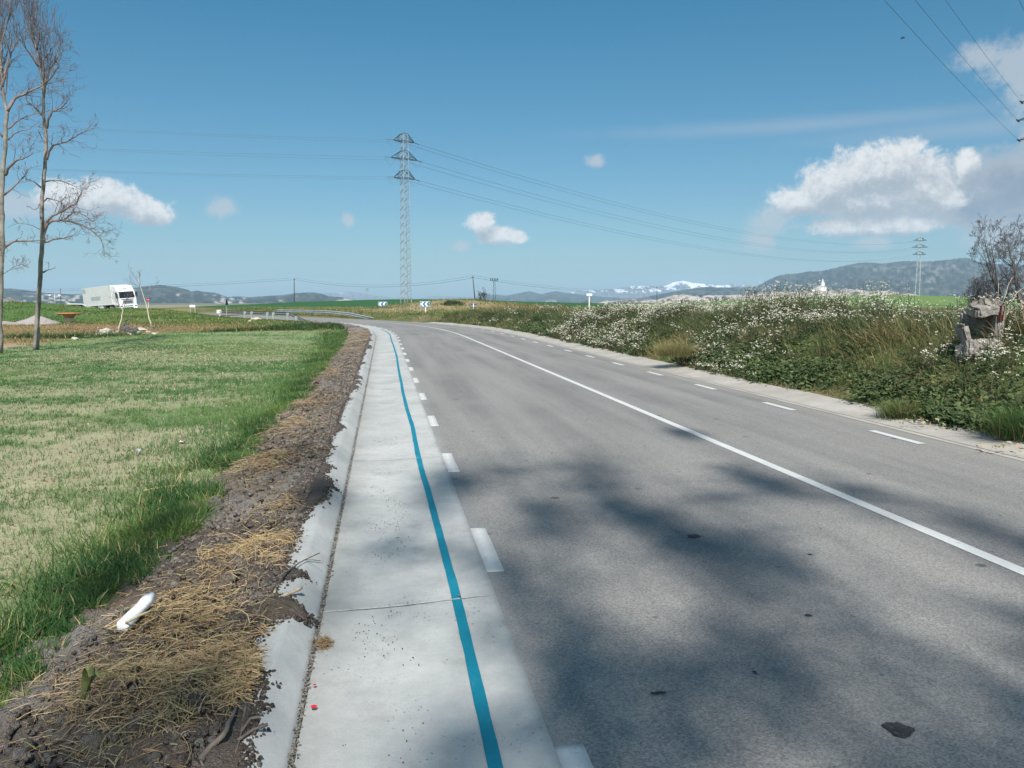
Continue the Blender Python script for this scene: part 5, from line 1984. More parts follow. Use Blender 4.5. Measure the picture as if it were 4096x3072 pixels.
def tyre(px, py, d_, rx, label, tilt):
    x_ = dp(px, py, d_).x
    g_ = hz(x_, d_)
    M = Matrix.Rotation(R(tilt), 4, 'X')
    prof = [(.62, -.09), (.72, -.12), (.9, -.12), (1.0, -.07), (1.0, .07), (.9, .12), (.72, .12), (.62, .09), (.66, 0)]
    mb = MB()
    seg = 24
    for (r_, z) in prof:
        for k in range(seg):
            a_ = 2 * math.pi * k / seg
            mb.v.append(tuple(M @ Vector((r_ * rx * math.cos(a_), r_ * rx * math.sin(a_), z))))
    m_ = len(prof)
    for i in range(m_):
        for k in range(seg):
            k2 = (k + 1) % seg
            j = (i + 1) % m_
            mb.f.append((i * seg + k, i * seg + k2, j * seg + k2, j * seg + k))
    o = mb.build('tyre', MTYRE, None, True, loc=(x_, d_, g_ + .14))
    tag(o, label, 'tyre')


tyre(529, 1320, 46, .34, 'old tyre lying on the rubble with its dark hole visible', 14)
tyre(497, 1318, 48, .33, 'old tyre half hidden behind the other tyre', 8)
rnd = random.Random(41)
RUB = [(563, 1314, 47.5, .34, 'large grey concrete lump just right of the tyres'), (556, 1325, 45.8, .17, 'small pale block in front of the concrete lump'), (425, 1328, 45.5, .40, 'broad pale rubble lump left of the first sapling'),
       (450, 1338, 44, .22, 'low rubble lump at the edge of the field under the sapling'), (618, 1334, 44.5, .16, 'white stone at the field edge below the leaning sapling'), (400, 1350, 43, .22, 'pale stone beside the dark hollow at the field edge'),
       (510, 1340, 44.3, .20, 'flat pale stone just below the tyres'), (472, 1315, 47, .12, 'small stone at the foot of the first sapling'), (590, 1318, 46.5, .13, 'small whitish stone between the lump and the leaning sapling'),
       (1024, 1283, 69, .42, 'pale boulder on the verge below the near guardrail'), (998, 1293, 64, .14, 'small white stone left of the verge boulder'), (300, 1360, 39, .16, 'flat pale stone in the dry weeds near the field corner'), (350, 1352, 41, .15, 'small pale stone at the dark hollow')]
for px, py, d_, s_, lab in RUB:
    p = dp(px, py, d_)
    mb = MB()
    blobmesh(mb, (0, 0, 0), s_, s_ * .8, s_ * .55, rnd, 10, 7, .3)
    o = mb.build('stone', MRUBB, None, False, loc=(p.x, d_, hz(p.x, d_) + s_ * .18))
    tag(o, lab, 'stone')
# loose rubble strewn over the verge
rng = np.random.RandomState(44)
n = 900
px = rng.normal(500, 130, n)
yy = rng.uniform(41, 52, n)
xx = (px / 4 - 512) / 800 * yy
a, l = fren(xx, yy)
ok = ~in_field(xx, yy, a, l)
xx, yy = xx[ok], yy[ok]
n = len(xx)
o = pebbles('rubble', np.stack([xx, yy, height(xx, yy) + .02], -1), rng.uniform(.03, .17, n) * rng.uniform(.4, 1, n), jcol((0.30, .24, .18), n, rng, .5, .06), MSOIL)
tag(o, 'broken stones and litter along the far edge of the left field', 'rubble', kind='stuff')
# dead branch stump on the rubble
x_ = dp(497, 1300, 49).x
root = MB().tube([(0, 0, -.1), (-.05, 0, .25), (.05, .05, .55), (-.2, 0, .8)], [.07, .06, .045, .02], 6).tube([(.05, .05, .55), (.4, 0, .68), (.7, .1, .62)], [.04, .03, .015], 5).tube([(-.03, 0, .3), (.3, -.1, .34), (.45, -.1, .7)], [.04, .03, .01], 5).build('dead_stump', MTWIGD, None, True, loc=(x_, 49, hz(x_, 49)))
tag(root, 'dark dead stump with crooked branches above the tyres', 'stump')

# ------------------------------------------------------------------ far buildings and trees
MBW = simple('barn_white_wall', (0.66, 0.65, 0.60), .9, nscale=.3, var=.08)
MROOF = simple('dark_roof_panels', (0.045, 0.05, 0.06), .5, nscale=.6, var=.3)
MCH = simple('church_white', (0.85, 0.84, 0.80), .9, nscale=.3, var=.04)


def at(px, py, d_):
    return dp(px, py, d_)


p0, p1 = at(2436, 1226, 350), at(2650, 1226, 350)
bx = (p0.x + p1.x) / 2
wb2 = (p1.x - p0.x)
zt = at(2540, 1211, 350).z
root = empty('barn', (bx, 350, -4.2), (0, 0, R(2)))
tag(root, 'long low white barn under dark roof panels beyond the right bank', 'barn')
hh_ = zt + 4.2
MB().box(-wb2 / 2, wb2 / 2, -5, 5, 0, hh_ - 1.5).build('wall', MBW, root)
MB().prism([(-5.6, hh_ - 1.75), (5.6, hh_ - 1.75), (5.6, hh_ - 1.6), (0, hh_ + .1), (-5.6, hh_ - 1.6)], -wb2 / 2 - .4, wb2 / 2 + .4, Matrix.Rotation(R(90), 4, 'Z')).build('roof', MROOF, root)
for k in range(14):
    u_ = -wb2 / 2 + wb2 * (k + .5) / 14
    MB().add([(u_ - wb2 / 32, -5.5, hh_ - 1.62), (u_ + wb2 / 32, -5.5, hh_ - 1.62), (u_ + wb2 / 32 + .2, -3.6, hh_ - .35), (u_ - wb2 / 32 + .2, -3.6, hh_ - .35), (u_ - wb2 / 32, -5.4, hh_ - 1.70), (u_ + wb2 / 32, -5.4, hh_ - 1.70), (u_ + wb2 / 32 + .2, -3.5, hh_ - .43), (u_ - wb2 / 32 + .2, -3.5, hh_ - .43)],
             [(0, 1, 2, 3), (7, 6, 5, 4), (0, 4, 5, 1), (2, 6, 7, 3), (1, 5, 6, 2), (3, 7, 4, 0)]).build('solar_panel', MROOF, root)
MB().box(wb2 / 2 - 3.2, wb2 / 2 - 1.0, -5.06, -5.0, 0, hh_ - 2.2).build('door', MSIGNG, root)
p0, p1 = at(2880, 1224, 350), at(3042, 1224, 350)
wb2 = p1.x - p0.x
root = empty('farm_shed', ((p0.x + p1.x) / 2, 352, -4.2), (0, 0, R(-3)))
tag(root, 'second long white shed with a flat roof, right of the dark-roofed barn', 'shed')
zt = at(2960, 1216.5, 350).z + 4.2
MB().box(-wb2 / 2, wb2 / 2, -4, 4, 0, zt - .3).build('wall', MBW, root)
MB().box(-wb2 / 2 - .3, wb2 / 2 + .3, -4.3, 4.3, zt - .3, zt).build('roof', MSIGNG, root)
for px, py, w_, h_, lab in ((2960, 1207, 26, 5, 'tiny pale farmhouse on the slope above the flat-roofed shed'), (2825, 1212, 12, 3, 'tiny pale hut between the barn and the shed')):
    p = at(px, py, 800)
    root = empty('farmhouse', (p.x, 800, p.z - h_), (0, 0, R(12)))
    tag(root, lab, 'house')
    MB().box(-w_ / 2, w_ / 2, -4, 4, 0, h_).build('wall', MBW, root)
    MB().prism([(-w_ / 2 - .3, h_), (w_ / 2 + .3, h_), (w_ / 2 - 2, h_ + 1.8), (-w_ / 2 + 2, h_ + 1.8)], -4.3, 4.3).build('roof', MRUBB, root)
    for k in range(3):
        MB().box(-w_ / 3 + k * w_ / 3.2, -w_ / 3 + k * w_ / 3.2 + 1, -4.06, -4.0, h_ * .4, h_ * .75).build('window', MDARK, root)
p = at(3278, 1166, 1300)
root = empty('chapel', (p.x, 1300, p.z - 3))
tag(root, 'small white chapel with a pointed tower on the pale hill', 'chapel')
MB().box(-9, 9, -5, 5, 0, 9.5).build('nave', MCH, root)
MB().prism([(-9.4, 9.5), (9.4, 9.5), (7.5, 12), (-7.5, 12)], -5.2, 5.2).build('roof', MSIGNG, root)
tw = MB().box(2.2, 6.8, -2.4, 2.4, 0, 17).build('tower', MCH, root)
MB().lathe([(2.9, 17), (2.0, 19), (.15, 24)], 8, Matrix.Translation((4.5, 0, 0))).build('spire', MSIGNG, tw)
MB().box(-13, -9, -4, 4, 0, 6).build('annex', MCH, root)

# far trees: dark rounded crowns made of many small leaf faces
rng = np.random.RandomState(61)


def crown_mesh(name, n, seed, flat=.85):
    r_ = np.random.RandomState(seed)
    d = r_.normal(0, 1, (n, 3))
    d /= np.linalg.norm(d, axis=1)[:, None]
    rad = r_.uniform(.45, 1, n) ** .5
    lob = 1 + .35 * (fbm(d[:, 0] * 2 + seed, d[:, 1] * 2 + d[:, 2] * 2, 3, seed) - .5) * 2
    P = d * (rad * lob)[:, None]
    P[:, 2] = P[:, 2] * flat + 1.0
    s = r_.uniform(.06, .15, n)
    u = r_.normal(0, 1, (n, 3))
    u /= np.linalg.norm(u, axis=1)[:, None]
    w_ = np.cross(u, d)
    V = np.stack([P - u * s[:, None], P + w_ * s[:, None], P + u * s[:, None]], 1)
    me = bpy.data.meshes.new(name)
    F_ = np.arange(n * 3).reshape(n, 3)
    tmp = np_mesh(name, V.reshape(-1, 3), F_)
    me = tmp.data
    bpy.data.objects.remove(tmp)
    return me


MFARL = simple('far_tree_foliage', (0.055, 0.062, 0.05), .95, nscale=2, var=.35)
MFARB = simple('far_tree_bare', (0.13, 0.105, 0.10), .95, nscale=2, var=.3)
cms = [crown_mesh('crown', 520, s_) for s_ in (1, 2, 3)]
cmb = [crown_mesh('crown', 380, s_) for s_ in (4, 5)]
for m_ in cms:
    m_.materials.append(MFARL)
for m_ in cmb:
    m_.materials.append(MFARB)
trk = MB().tube([(0, 0, -.6), (0, 0, 1.0)], [.10, .06], 5).mesh('trunk')
trk.materials.append(MBARK)
FT = [(2652, 1206, 7, 0), (2676, 1205, 10, 0), (2700, 1210, 10, 1), (2735, 1208, 11, 0), (2752, 1211, 11, 0), (2780, 1209, 9, 1), (2810, 1205, 8, 1), (2843, 1199, 9, 0), (2866, 1196, 10, 0), (2897, 1196, 11, 0), (2915, 1198, 8, 1), (2800, 1186, 5, 0), (2808, 1187, 5, 0), (3032, 1199, 6, 0), (3074, 1172, 8, 0),
      (3024, 1170, 7, 0), (2998, 1208, 6, 0), (2976, 1209, 5, 0), (3182, 1188, 7, 0), (3420, 1200, 12, 1), (3440, 1190, 9, 1), (3400, 1196, 10, 1), (3560, 1188, 9, 1), (3585, 1190, 10, 1), (3380, 1192, 9, 1), (2345, 1210, 9, 1), (2360, 1215, 8, 1), (2330, 1214, 7, 1)]
for i, (px, py, sz, kind_) in enumerate(FT):
    d_ = 780
    s_ = sz * .5 * d_ / 800 * .62
    p = at(px, py, d_)
    root = empty('distant_tree', (p.x, d_, p.z - s_ * .9))
    root.scale = (s_, s_, s_)
    near_ = 'barn' if px < 2760 else ('white shed' if px < 3060 else 'pale hills')
    lft_ = sum(1 for q_ in FT if q_[3] == kind_ and q_[0] < px)
    ord_ = ['first', 'second', 'third', 'fourth', 'fifth', 'sixth', 'seventh', 'eighth', 'ninth', 'tenth', 'eleventh', 'twelfth', 'thirteenth', 'fourteenth', 'fifteenth', 'sixteenth', 'seventeenth'][lft_]
    tag(root, ('%s dark round far tree from the left, near the ' if kind_ == 0 else '%s brownish bare far tree from the left, near the ') % ord_ + near_, 'tree', 'far trees below the pale hills')
    o = bpy.data.objects.new('crown', (cms if kind_ == 0 else cmb)[i % 2])
    COL.objects.link(o)
    o.parent = root
    o.rotation_euler.z = i * 1.3
    o = bpy.data.objects.new('trunk', trk)
    COL.objects.link(o)
    o.parent = root
# bird
p = at(3610, 152, 60)
bm_ = MB()
bm_.tube([(-.17, 0, 0), (-.09, 0, .01), (.02, 0, 0), (.12, 0, -.01), (.2, 0, 0)], [.01, .035, .05, .035, .008], 8)
bd_ = bm_.build('bird', MDARK, None, True, loc=p, rot=(R(20), R(-12), R(-20)))
tag(bd_, 'small dark bird gliding high in the blue sky at upper right', 'bird')
for s_ in (-1, 1):
    MB().add([(.07, 0, .02), (-.05, 0, .02), (.02, s_ * .17, .07), (.09, s_ * .16, .07), (-.05, s_ * .34, .03), (.0, s_ * .36, .03)], [(0, 1, 2, 3), (3, 2, 4, 5)]).build('wing', MDARK, bd_)

# ------------------------------------------------------------------ broken concrete on the bank
def rough_box(sx2, sy2, sz2, seed, amp=.05, cut=4, hole=None):
    import bmesh
    bm = bmesh.new()
    bmesh.ops.create_cube(bm, size=1)
    bmesh.ops.subdivide_edges(bm, edges=bm.edges[:], cuts=14, use_grid_fill=True)
    r_ = random.Random(seed)
    for v in bm.verts:
        c_ = v.co
        c_.x *= sx2
        c_.y *= sy2
        c_.z *= sz2
        top = max(0, c_.z / sz2 + .5)
        n1 = float(fbm(np.array([c_.x * 7 + seed]), np.array([c_.y * 7 + c_.z * 5]), 4, seed)[0]) - .5
        n2 = float(fbm(np.array([c_.x * 16 + seed]), np.array([c_.z * 16 + c_.y * 9]), 3, seed + 5)[0]) - .5
        nn_ = Vector((c_.x / sx2, c_.y / sy2, c_.z / sz2 * 1.2)).normalized()
        edge = sum(1 for q_ in (abs(c_.x) / sx2, abs(c_.y) / sy2, abs(c_.z) / sz2) if q_ > .42)
        v.co += nn_ * (n1 * amp * 2.2 + n2 * amp * .9 - (.035 if edge >= 2 else 0)) * (1 + .9 * top ** 3)
    me = bpy.data.meshes.new('rough_block')
    bm.to_mesh(me)
    bm.free()
    return me


MBRK = simple('broken_concrete', (0.30, 0.275, 0.245), .97, nscale=5, var=.32, bump=1.4, bscale=26, dirt=(.13, .11, .09), dirtamt=.75)
bx_, by_ = dp(3942, 1208, 12.2).x, 12.2
root = empty('broken_concrete_block', (bx_, by_, .95), (0, 0, R(-12)))
root.scale = (.86, .86, .86)
tag(root, 'broken grey concrete box with a dark hollow and a rusty iron, on the right bank', 'concrete block')
link('back_wall', rough_box(.52, .14, .74, 3, .02), MBRK, root, (-.02, .34, .36))
link('side_wall', rough_box(.17, .46, .74, 5, .025), MBRK, root, (.22, .10, .36), (0, R(3), R(-6)))
link('top_slab', rough_box(.48, .52, .17, 13, .04), MBRK, root, (.03, .10, .70), (R(4), R(-9), R(6)))
link('side_wall', rough_box(.09, .40, .50, 7, .03), MBRK, root, (-.27, .14, .22), (R(-6), R(-14), R(4)))
link('lower_block', rough_box(.66, .52, .34, 8, .05), MBRK, root, (-.08, -.12, -.04), (R(-16), R(6), R(10)))
for k, (x_, y_, z_, s_) in enumerate(((-.20, .0, .80, .12), (.02, .10, .83, .16), (.24, .14, .82, .13))):
    link('fragment', rough_box(s_, s_ * 1.1, s_ * .7, 20 + k, .03), MBRK, root, (x_, y_, z_), (k, .3, .5 * k))
st = MB()
st.box(-.035, .035, -.005, .005, 0, .27).box(-.035, -.025, -.03, .03, 0, .27).box(.025, .035, -.03, .03, 0, .27)
st.build('iron_upright', MRUST, root, loc=(.20, -.15, .52), rot=(R(3), R(2), R(30)))
for k in range(4):
    MB().tube([(0, 0, 0), (.03 * k, -.02, .12), (.10, .05 * k - .05, .17)], .005, 5).build('rebar', MRUST, root, loc=(-.1 + .08 * k, .1, .80))

# ------------------------------------------------------------------ vegetation on the right bank
rng = np.random.RandomState(81)


def bankpts(n, a0, a1, pw, l0, l1, lp=1.0):
    a = a0 + rng.uniform(0, 1, n) ** pw * (a1 - a0)
    l = l0 + rng.uniform(0, 1, n) ** lp * (l1 - l0)
    x, y = rp(a, l)
    return a, l, x, y


vedge = lambda a: R_VEG + .05 + .22 * (fbm(a * .8, a * 0, 3, 88) - .5) * 2 + .25 * sst(a, 6, 20)


def fmask(a, l):
    n1 = fbm(a * .42, l * .8, 3, 90)
    m_ = sst(a, 15.5, 17.5) * sst(a, 38, 34) + .05 * sst(a, 34, 38) * sst(a, 62, 55)
    m_ = m_ * sst(n1, .36, .46)
    hole = np.exp(-(((a - 22.5) / 1.9) ** 2 + ((l - 4.0) / .55) ** 2))
    m_ = m_ * (1 - hole)
    m2 = sst(a, 6.0, 7.5) * sst(a, 12.6, 10.8) * sst(l, 4.1, 4.6)
    m3 = .30 * sst(a, 12, 13) * sst(a, 16.5, 15.5) * sst(l, 5.0, 5.6)
    return np.clip(m_ + m2 + m3, 0, 1)


def drymask(a, l):
    d1 = np.exp(-(((a - 13.8) / 1.2) ** 2 + ((l - 5.0) / .6) ** 2)) * .6
    d2 = np.exp(-(((a - 11.0) / .9) ** 2 + ((l - 5.9) / .6) ** 2)) * 1.2
    d3 = np.exp(-(((a - 22.5) / 2.0) ** 2 + ((l - 4.1) / .5) ** 2)) * .8
    d4 = .7 * sst(a, 38, 60) * sst(l, 5.5, 7.5) * sst(fbm(a * .2, l * .3, 3, 93), .4, .6)
    return np.clip(d1 + d2 + d3 + d4, 0, 1)


# 1. grass
for (nm, n, a0, a1, pw, l1, hs, ws) in (('bank_grass', 120000, 4, 30, 1.5, 10.5, 1.0, 1.0), ('bank_grass', 90000, 30, 66, 1.0, 13, 1.25, 2.6)):
    a, l, x, y = bankpts(n, a0, a1, pw, 3.35, l1, 1.35)
    k = (l > vedge(a)) & inview(x, y, amax=37)
    cl = fbm(x * 2.3, y * 2.3, 3, 95)
    k &= rng.uniform(0, 1, n) < .25 + .75 * sst(cl, .36, .58)
    fm_ = fmask(a, l)
    k &= rng.uniform(0, 1, n) > fm_ * .82
    a, l, x, y, cl = a[k], l[k], x[k], y[k], cl[k]
    n = len(a)
    dm = drymask(a, l)
    up_ = sst(l, 3.6, 5.4)
    H = (.10 + .17 * up_ + .20 * cl * up_ + .12 * dm) * rng.uniform(.5, 1.35, n) * hs
    cc = mixcols((0.048, 0.084, 0.034), (0.14, 0.17, 0.075), sst(fbm(x * 1.1, y * 1.1, 3, 96), .38, .62), n, rng, .3)
    isd = rng.uniform(0, 1, n) < .10 + .75 * dm
    cc[isd] = jcol((0.40, .29, .14), int(isd.sum()), rng, .35)
    z = height(x, y, a, l) - .02
    # the slope's blades hang towards the road
    ld = np.interp(a, CA, -CH) + np.pi + rng.normal(0, .9, n)
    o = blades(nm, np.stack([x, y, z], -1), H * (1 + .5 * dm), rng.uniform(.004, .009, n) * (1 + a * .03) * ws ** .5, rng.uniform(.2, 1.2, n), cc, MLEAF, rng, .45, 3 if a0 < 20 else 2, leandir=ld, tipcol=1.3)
    tag(o, 'mixed green and dry grass covering the right roadside bank', 'grass', kind='stuff')


def leaves(name, P, N, S, col, mat, rng, asp=.42):
    """pointed leaf: 4 corners and a raised keel"""
    n = len(P)
    u = rng.normal(0, 1, (n, 3))
    u -= N * (u * N).sum(1)[:, None]
    u /= np.linalg.norm(u, axis=1)[:, None] + 1e-9
    w_ = np.cross(N, u)
    s = S[:, None]
    V = np.stack([P, P + u * s * .45 + w_ * s * asp * .5 - N * s * .1, P + u * s - N * s * .16, P + u * s * .45 - w_ * s * asp * .5 - N * s * .1, P + u * s * .5 + N * s * .02], 1)
    b = (np.arange(n) * 5)[:, None]
    F_ = np.concatenate([np.array([0, 1, 4])[None] + b, np.array([1, 2, 4])[None] + b, np.array([2, 3, 4])[None] + b, np.array([3, 0, 4])[None] + b])
    C = np.repeat(col, 5, 0)
    return np_mesh(name, V.reshape(-1, 3), F_, mat, col=C)


# 2. dark broad-leaved weeds at the foot of the bank
na = 900
a, l, x, y = bankpts(na, 4.5, 46, 1.5, 0, 1)
l = vedge(a) + .05 + rng.exponential(.26, na) + .1
x, y = rp(a, l)
k = inview(x, y, amax=38)
cl = fbm(a * .7, a * 0, 3, 97)
k &= rng.uniform(0, 1, na) < sst(cl, .33, .5)
a, l, x, y = a[k], l[k], x[k], y[k]
per = 46
n = len(a) * per
cx_ = np.repeat(x, per) + rng.normal(0, .12, n)
cy_ = np.repeat(y, per) + rng.normal(0, .14, n)
aa_, ll_ = fren(cx_, cy_)
hr = rng.uniform(.02, .22, n) * np.repeat(rng.uniform(.5, 1.3, len(a)), per)
z = np.where(ll_ > 3.36, height(cx_, cy_, aa_, ll_), .03)
N_ = rng.normal(0, .55, (n, 3)) + np.array([(0, -.15, 1.0)])
N_ /= np.linalg.norm(N_, axis=1)[:, None]
tcl = np.repeat(rng.uniform(0, 1, len(a)), per)
cc = mixcols((0.04, 0.08, 0.030), (0.15, 0.19, 0.075), np.clip(tcl * .8 + rng.uniform(-.2, .5, n), 0, 1), n, rng, .3)
o = leaves('broadleaf_weeds', np.stack([cx_, cy_, z + hr], -1), N_, rng.uniform(.035, .095, n) * (1 + aa_ * .015), cc, MLEAF, rng, .55)
tag(o, 'low dark green broad-leaved weeds along the foot of the right bank', 'weeds', kind='stuff')

# 3. flowering weeds: stems, leaves, white heads
npl = 3900
a, l, x, y = bankpts(npl, 5.5, 60, 1.05, 3.55, 9.5, 1.1)
k = (rng.uniform(0, 1, npl) < fmask(a, l)) & inview(x, y, amax=38)
a, l, x, y = a[k], l[k], x[k], y[k]
bmp = sst(fbm(a * .62, l * 1.0, 3, 99), .34, .62)
size = (.30 + .41 * bmp) * (.5 + .5 * sst(l, 3.4, 4.6))
hump = .45 * np.exp(-(((a - 21.5) / 3.5) ** 2)) * sst(l, 5, 6.5)
size = size + hump
zb0 = height(x, y, a, l)
nst = 8
n = len(a) * nst
th = rng.uniform(0, 2 * np.pi, n)
tl = rng.uniform(.05, .55, n)
ht_ = np.repeat(size, nst) * rng.uniform(.65, 1.08, n)
ax = np.repeat(x, nst) + rng.normal(0, .06, n)
ay = np.repeat(y, nst) + rng.normal(0, .06, n)
az2 = np.repeat(zb0, nst)
tx = ax + np.cos(th) * tl * ht_
ty = ay + np.sin(th) * tl * ht_ - .12 * ht_
tz2 = az2 + ht_ * np.sqrt(np.clip(1 - tl * tl * .6, .3, 1))
asz = np.repeat(a, nst)
# stems as narrow ribbons
base_ = np.stack([ax, ay, az2 - .03], -1)
tip_ = np.stack([tx, ty, tz2], -1)
mid_ = (base_ + tip_) / 2 + np.stack([np.zeros(n), np.zeros(n), .08 * ht_], -1) + rng.normal(0, .02, (n, 3))
sw = (rng.uniform(.0022, .004, n) * (1 + asz * .05))[:, None]
phi = rng.uniform(0, np.pi, n)
sv = np.stack([np.cos(phi), np.sin(phi), np.zeros(n)], -1) * sw
V = np.stack([base_ - sv, base_ + sv, mid_ - sv * .8, mid_ + sv * .8, tip_ - sv * .5, tip_ + sv * .5], 1)
b = (np.arange(n) * 6)[:, None]
F_ = np.concatenate([np.array([0, 1, 3, 2])[None] + b, np.array([2, 3, 5, 4])[None] + b])
cc = np.repeat(mixcols((0.10, 0.14, 0.06), (0.16, 0.10, 0.07), rng.uniform(0, 1, n) ** 2, n, rng, .3), 6, 0)
o = np_mesh('flower_stems', V.reshape(-1, 3), F_, MLEAF, col=cc)
tag(o, 'thin branching stems of the flowering weeds on the right bank', 'stems', kind='stuff')
# leaves along the stems
per = 5
nL = n * per
t_ = rng.uniform(.1, .88, nL)
B0 = np.repeat(base_, per, 0)
T0 = np.repeat(tip_, per, 0)
P = B0 + (T0 - B0) * t_[:, None] + rng.normal(0, .035, (nL, 3))
N_ = rng.normal(0, .7, (nL, 3)) + np.array([(0, -.2, .8)])
N_ /= np.linalg.norm(N_, axis=1)[:, None]
cc = mixcols((0.034, 0.062, 0.026), (0.125, 0.155, 0.07), sst(t_, .2, .95) * rng.uniform(.2, 1, nL), nL, rng, .3)  # leaves low on the stem darkened: shade between bushes put into the colour
br = rng.uniform(0, 1, nL) < .12
cc[br] = jcol((0.16, .10, .06), int(br.sum()), rng, .3)
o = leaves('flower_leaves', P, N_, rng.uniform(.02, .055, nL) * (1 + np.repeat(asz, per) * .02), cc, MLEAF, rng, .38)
tag(o, 'small dark leaves of the flowering weeds on the right bank', 'leaves', kind='stuff')
# heads: each a little cluster of four-petalled florets
sel = (rng.uniform(0, 1, n) < .72)
HP = tip_[sel]
ha = asz[sel]
hs2 = rng.uniform(.55, 1.2, len(HP))
side2 = rng.uniform(0, 1, len(HP)) < .7
ex = HP[side2] + rng.normal(0, .06, (int(side2.sum()), 3)) - np.array([(0, 0, .035)])
HP = np.concatenate([HP, ex])
ha = np.concatenate([ha, ha[side2]])
hs2 = np.concatenate([hs2, hs2[side2] * .8])
fl = 6
nF = len(HP) * fl
c0 = np.repeat(HP, fl, 0) + rng.normal(0, 1, (nF, 3)) * np.array([(.0095, .0095, .005)]) * np.repeat(hs2 * (1 + ha * .012), fl)[:, None]
N_ = rng.normal(0, .5, (nF, 3)) + np.array([(0, -.25, 1.0)])
N_ /= np.linalg.norm(N_, axis=1)[:, None]
u = rng.normal(0, 1, (nF, 3))
u -= N_ * (u * N_).sum(1)[:, None]
u /= np.linalg.norm(u, axis=1)[:, None]
w_ = np.cross(N_, u)
s = (rng.uniform(.007, .0122, nF) * np.repeat(hs2 * (1 + ha * .028), fl))[:, None]
V = np.stack([c0 + u * s, c0 + (u + w_) * s * .28 + N_ * s * .1, c0 + w_ * s, c0 + (w_ - u) * s * .28 + N_ * s * .1, c0 - u * s, c0 - (u + w_) * s * .28 + N_ * s * .1, c0 - w_ * s, c0 + (u - w_) * s * .28 + N_ * s * .1], 1)
F_ = np.arange(nF * 8).reshape(nF, 8)
cc = np.repeat(jcol((0.84, .80, .68), nF, rng, .1, .03), 8, 0)
o = np_mesh('white_flowers', V.reshape(-1, 3), F_, MPETAL, col=cc)
tag(o, 'thousands of tiny white flower heads over the right bank', 'flowers', kind='stuff')


# 4. single grass clumps that stand out: each its own thing
def clump(name, px, py, z, R_, H_, n, col, label, seed, dry=.1, drp=.5):
    r_ = np.random.RandomState(seed)
    p_ = gp(px, py, z)
    P = np.stack([r_.normal(0, R_ * .35, n), r_.normal(0, R_ * .3, n), np.zeros(n) - .03], -1)
    ld = np.arctan2(P[:, 1], P[:, 0]) + r_.normal(0, .5, n)
    cc = jcol(col, n, r_, .3)
    dd_ = r_.uniform(0, 1, n) < dry
    cc[dd_] = jcol((0.42, .30, .15), int(dd_.sum()), r_, .3)
    o = blades(name, P, H_ * r_.uniform(.6, 1.1, n), r_.uniform(.004, .007, n), r_.uniform(.15, 1.15, n), cc, MLEAF, r_, drp, 3, leandir=ld, tipcol=1.3)
    o.location = p_
    tag(o, label, 'grass clump')
    return o


clump('grass_clump', 3610, 1668, .03, .34, .36, 1500, (.12, .17, .06), 'olive grass clump overhanging the right gutter in front of the dry grass', 1, .18)
clump('grass_clump', 4092, 1740, .10, .42, .50, 1500, (.07, .13, .04), 'dark green grass clump cut by the right edge of the photo', 2, .05)
clump('grass_clump', 3420, 1545, .20, .34, .34, 900, (.10, .17, .06), 'green grass clump at the bank foot left of the dead leaves', 3, .1)
clump('grass_clump', 2700, 1420, .35, .65, .50, 1700, (.19, .20, .08), 'yellowish grass clump in the gap among the white flowers', 4, .3)
clump('grass_clump', 3560, 1430, .62, .62, .40, 1900, (.22, .165, .08), 'large tan grass clump hanging down the bank left of the broken concrete', 5, .7)
clump('grass_clump', 4060, 1330, 1.05, .48, .50, 1400, (.27, .18, .09), 'reddish dry grass clump right of the broken concrete', 6, .8)
clump('grass_clump', 3480, 1470, .42, .40, .34, 900, (.08, .14, .06), 'blue-green drooping grass clump below the tan clump', 7, .05)
# dead pale leaves and dry stalks
rng = np.random.RandomState(91)
LP = []
for (px, py, s_, c_) in ((3440, 1570, .14, 26), (3170, 1530, .12, 18), (2830, 1468, .15, 14), (3690, 1690, .14, 20), (3990, 1790, .16, 26)):
    p_ = gp(px, py, .08)
    for k in range(c_):
        LP.append((p_.x + rng.normal(0, s_), p_.y + rng.normal(0, s_ * .5), .05 + rng.uniform(0, .08)))
LP = np.array(LP)
N_ = rng.normal(0, .6, (len(LP), 3)) + np.array([(0, -.3, 1.0)])
N_ /= np.linalg.norm(N_, axis=1)[:, None]
o = leaves('dead_leaves', LP, N_, rng.uniform(.03, .075, len(LP)), jcol((0.38, .29, .19), len(LP), rng, .35), MSTRAW, rng, .5)
tag(o, 'curled pale dead leaves along the foot of the right bank', 'dead leaves', kind='stuff')
rs = random.Random(5)
for (px0, py0, px1, py1, lab) in ((3996, 1290, 3994, 1130, 'tall pale dry stalk rising straight above the broken concrete'), (4010, 1190, 4050, 1110, 'pale dry stalk curving right behind the concrete'), (4040, 1190, 4094, 1150, 'pale dry stalk leaning out to the right edge')):
    p0, p1 = dp(px0, py0, 12.4), dp(px1, py1, 12.5)
    q_ = wiggle([Vector((0, 0, -.1)), (p1 - p0) * .5, p1 - p0], 3, .04, rs)
    o = MB().tube(q_, [.006 - .0006 * i for i in range(len(q_))], 5).build('dry_stalk', MPALEB, None, True, loc=p0)
    tag(o, lab, 'stalk')

# ------------------------------------------------------------------ grass at middle distance
rng = np.random.RandomState(101)


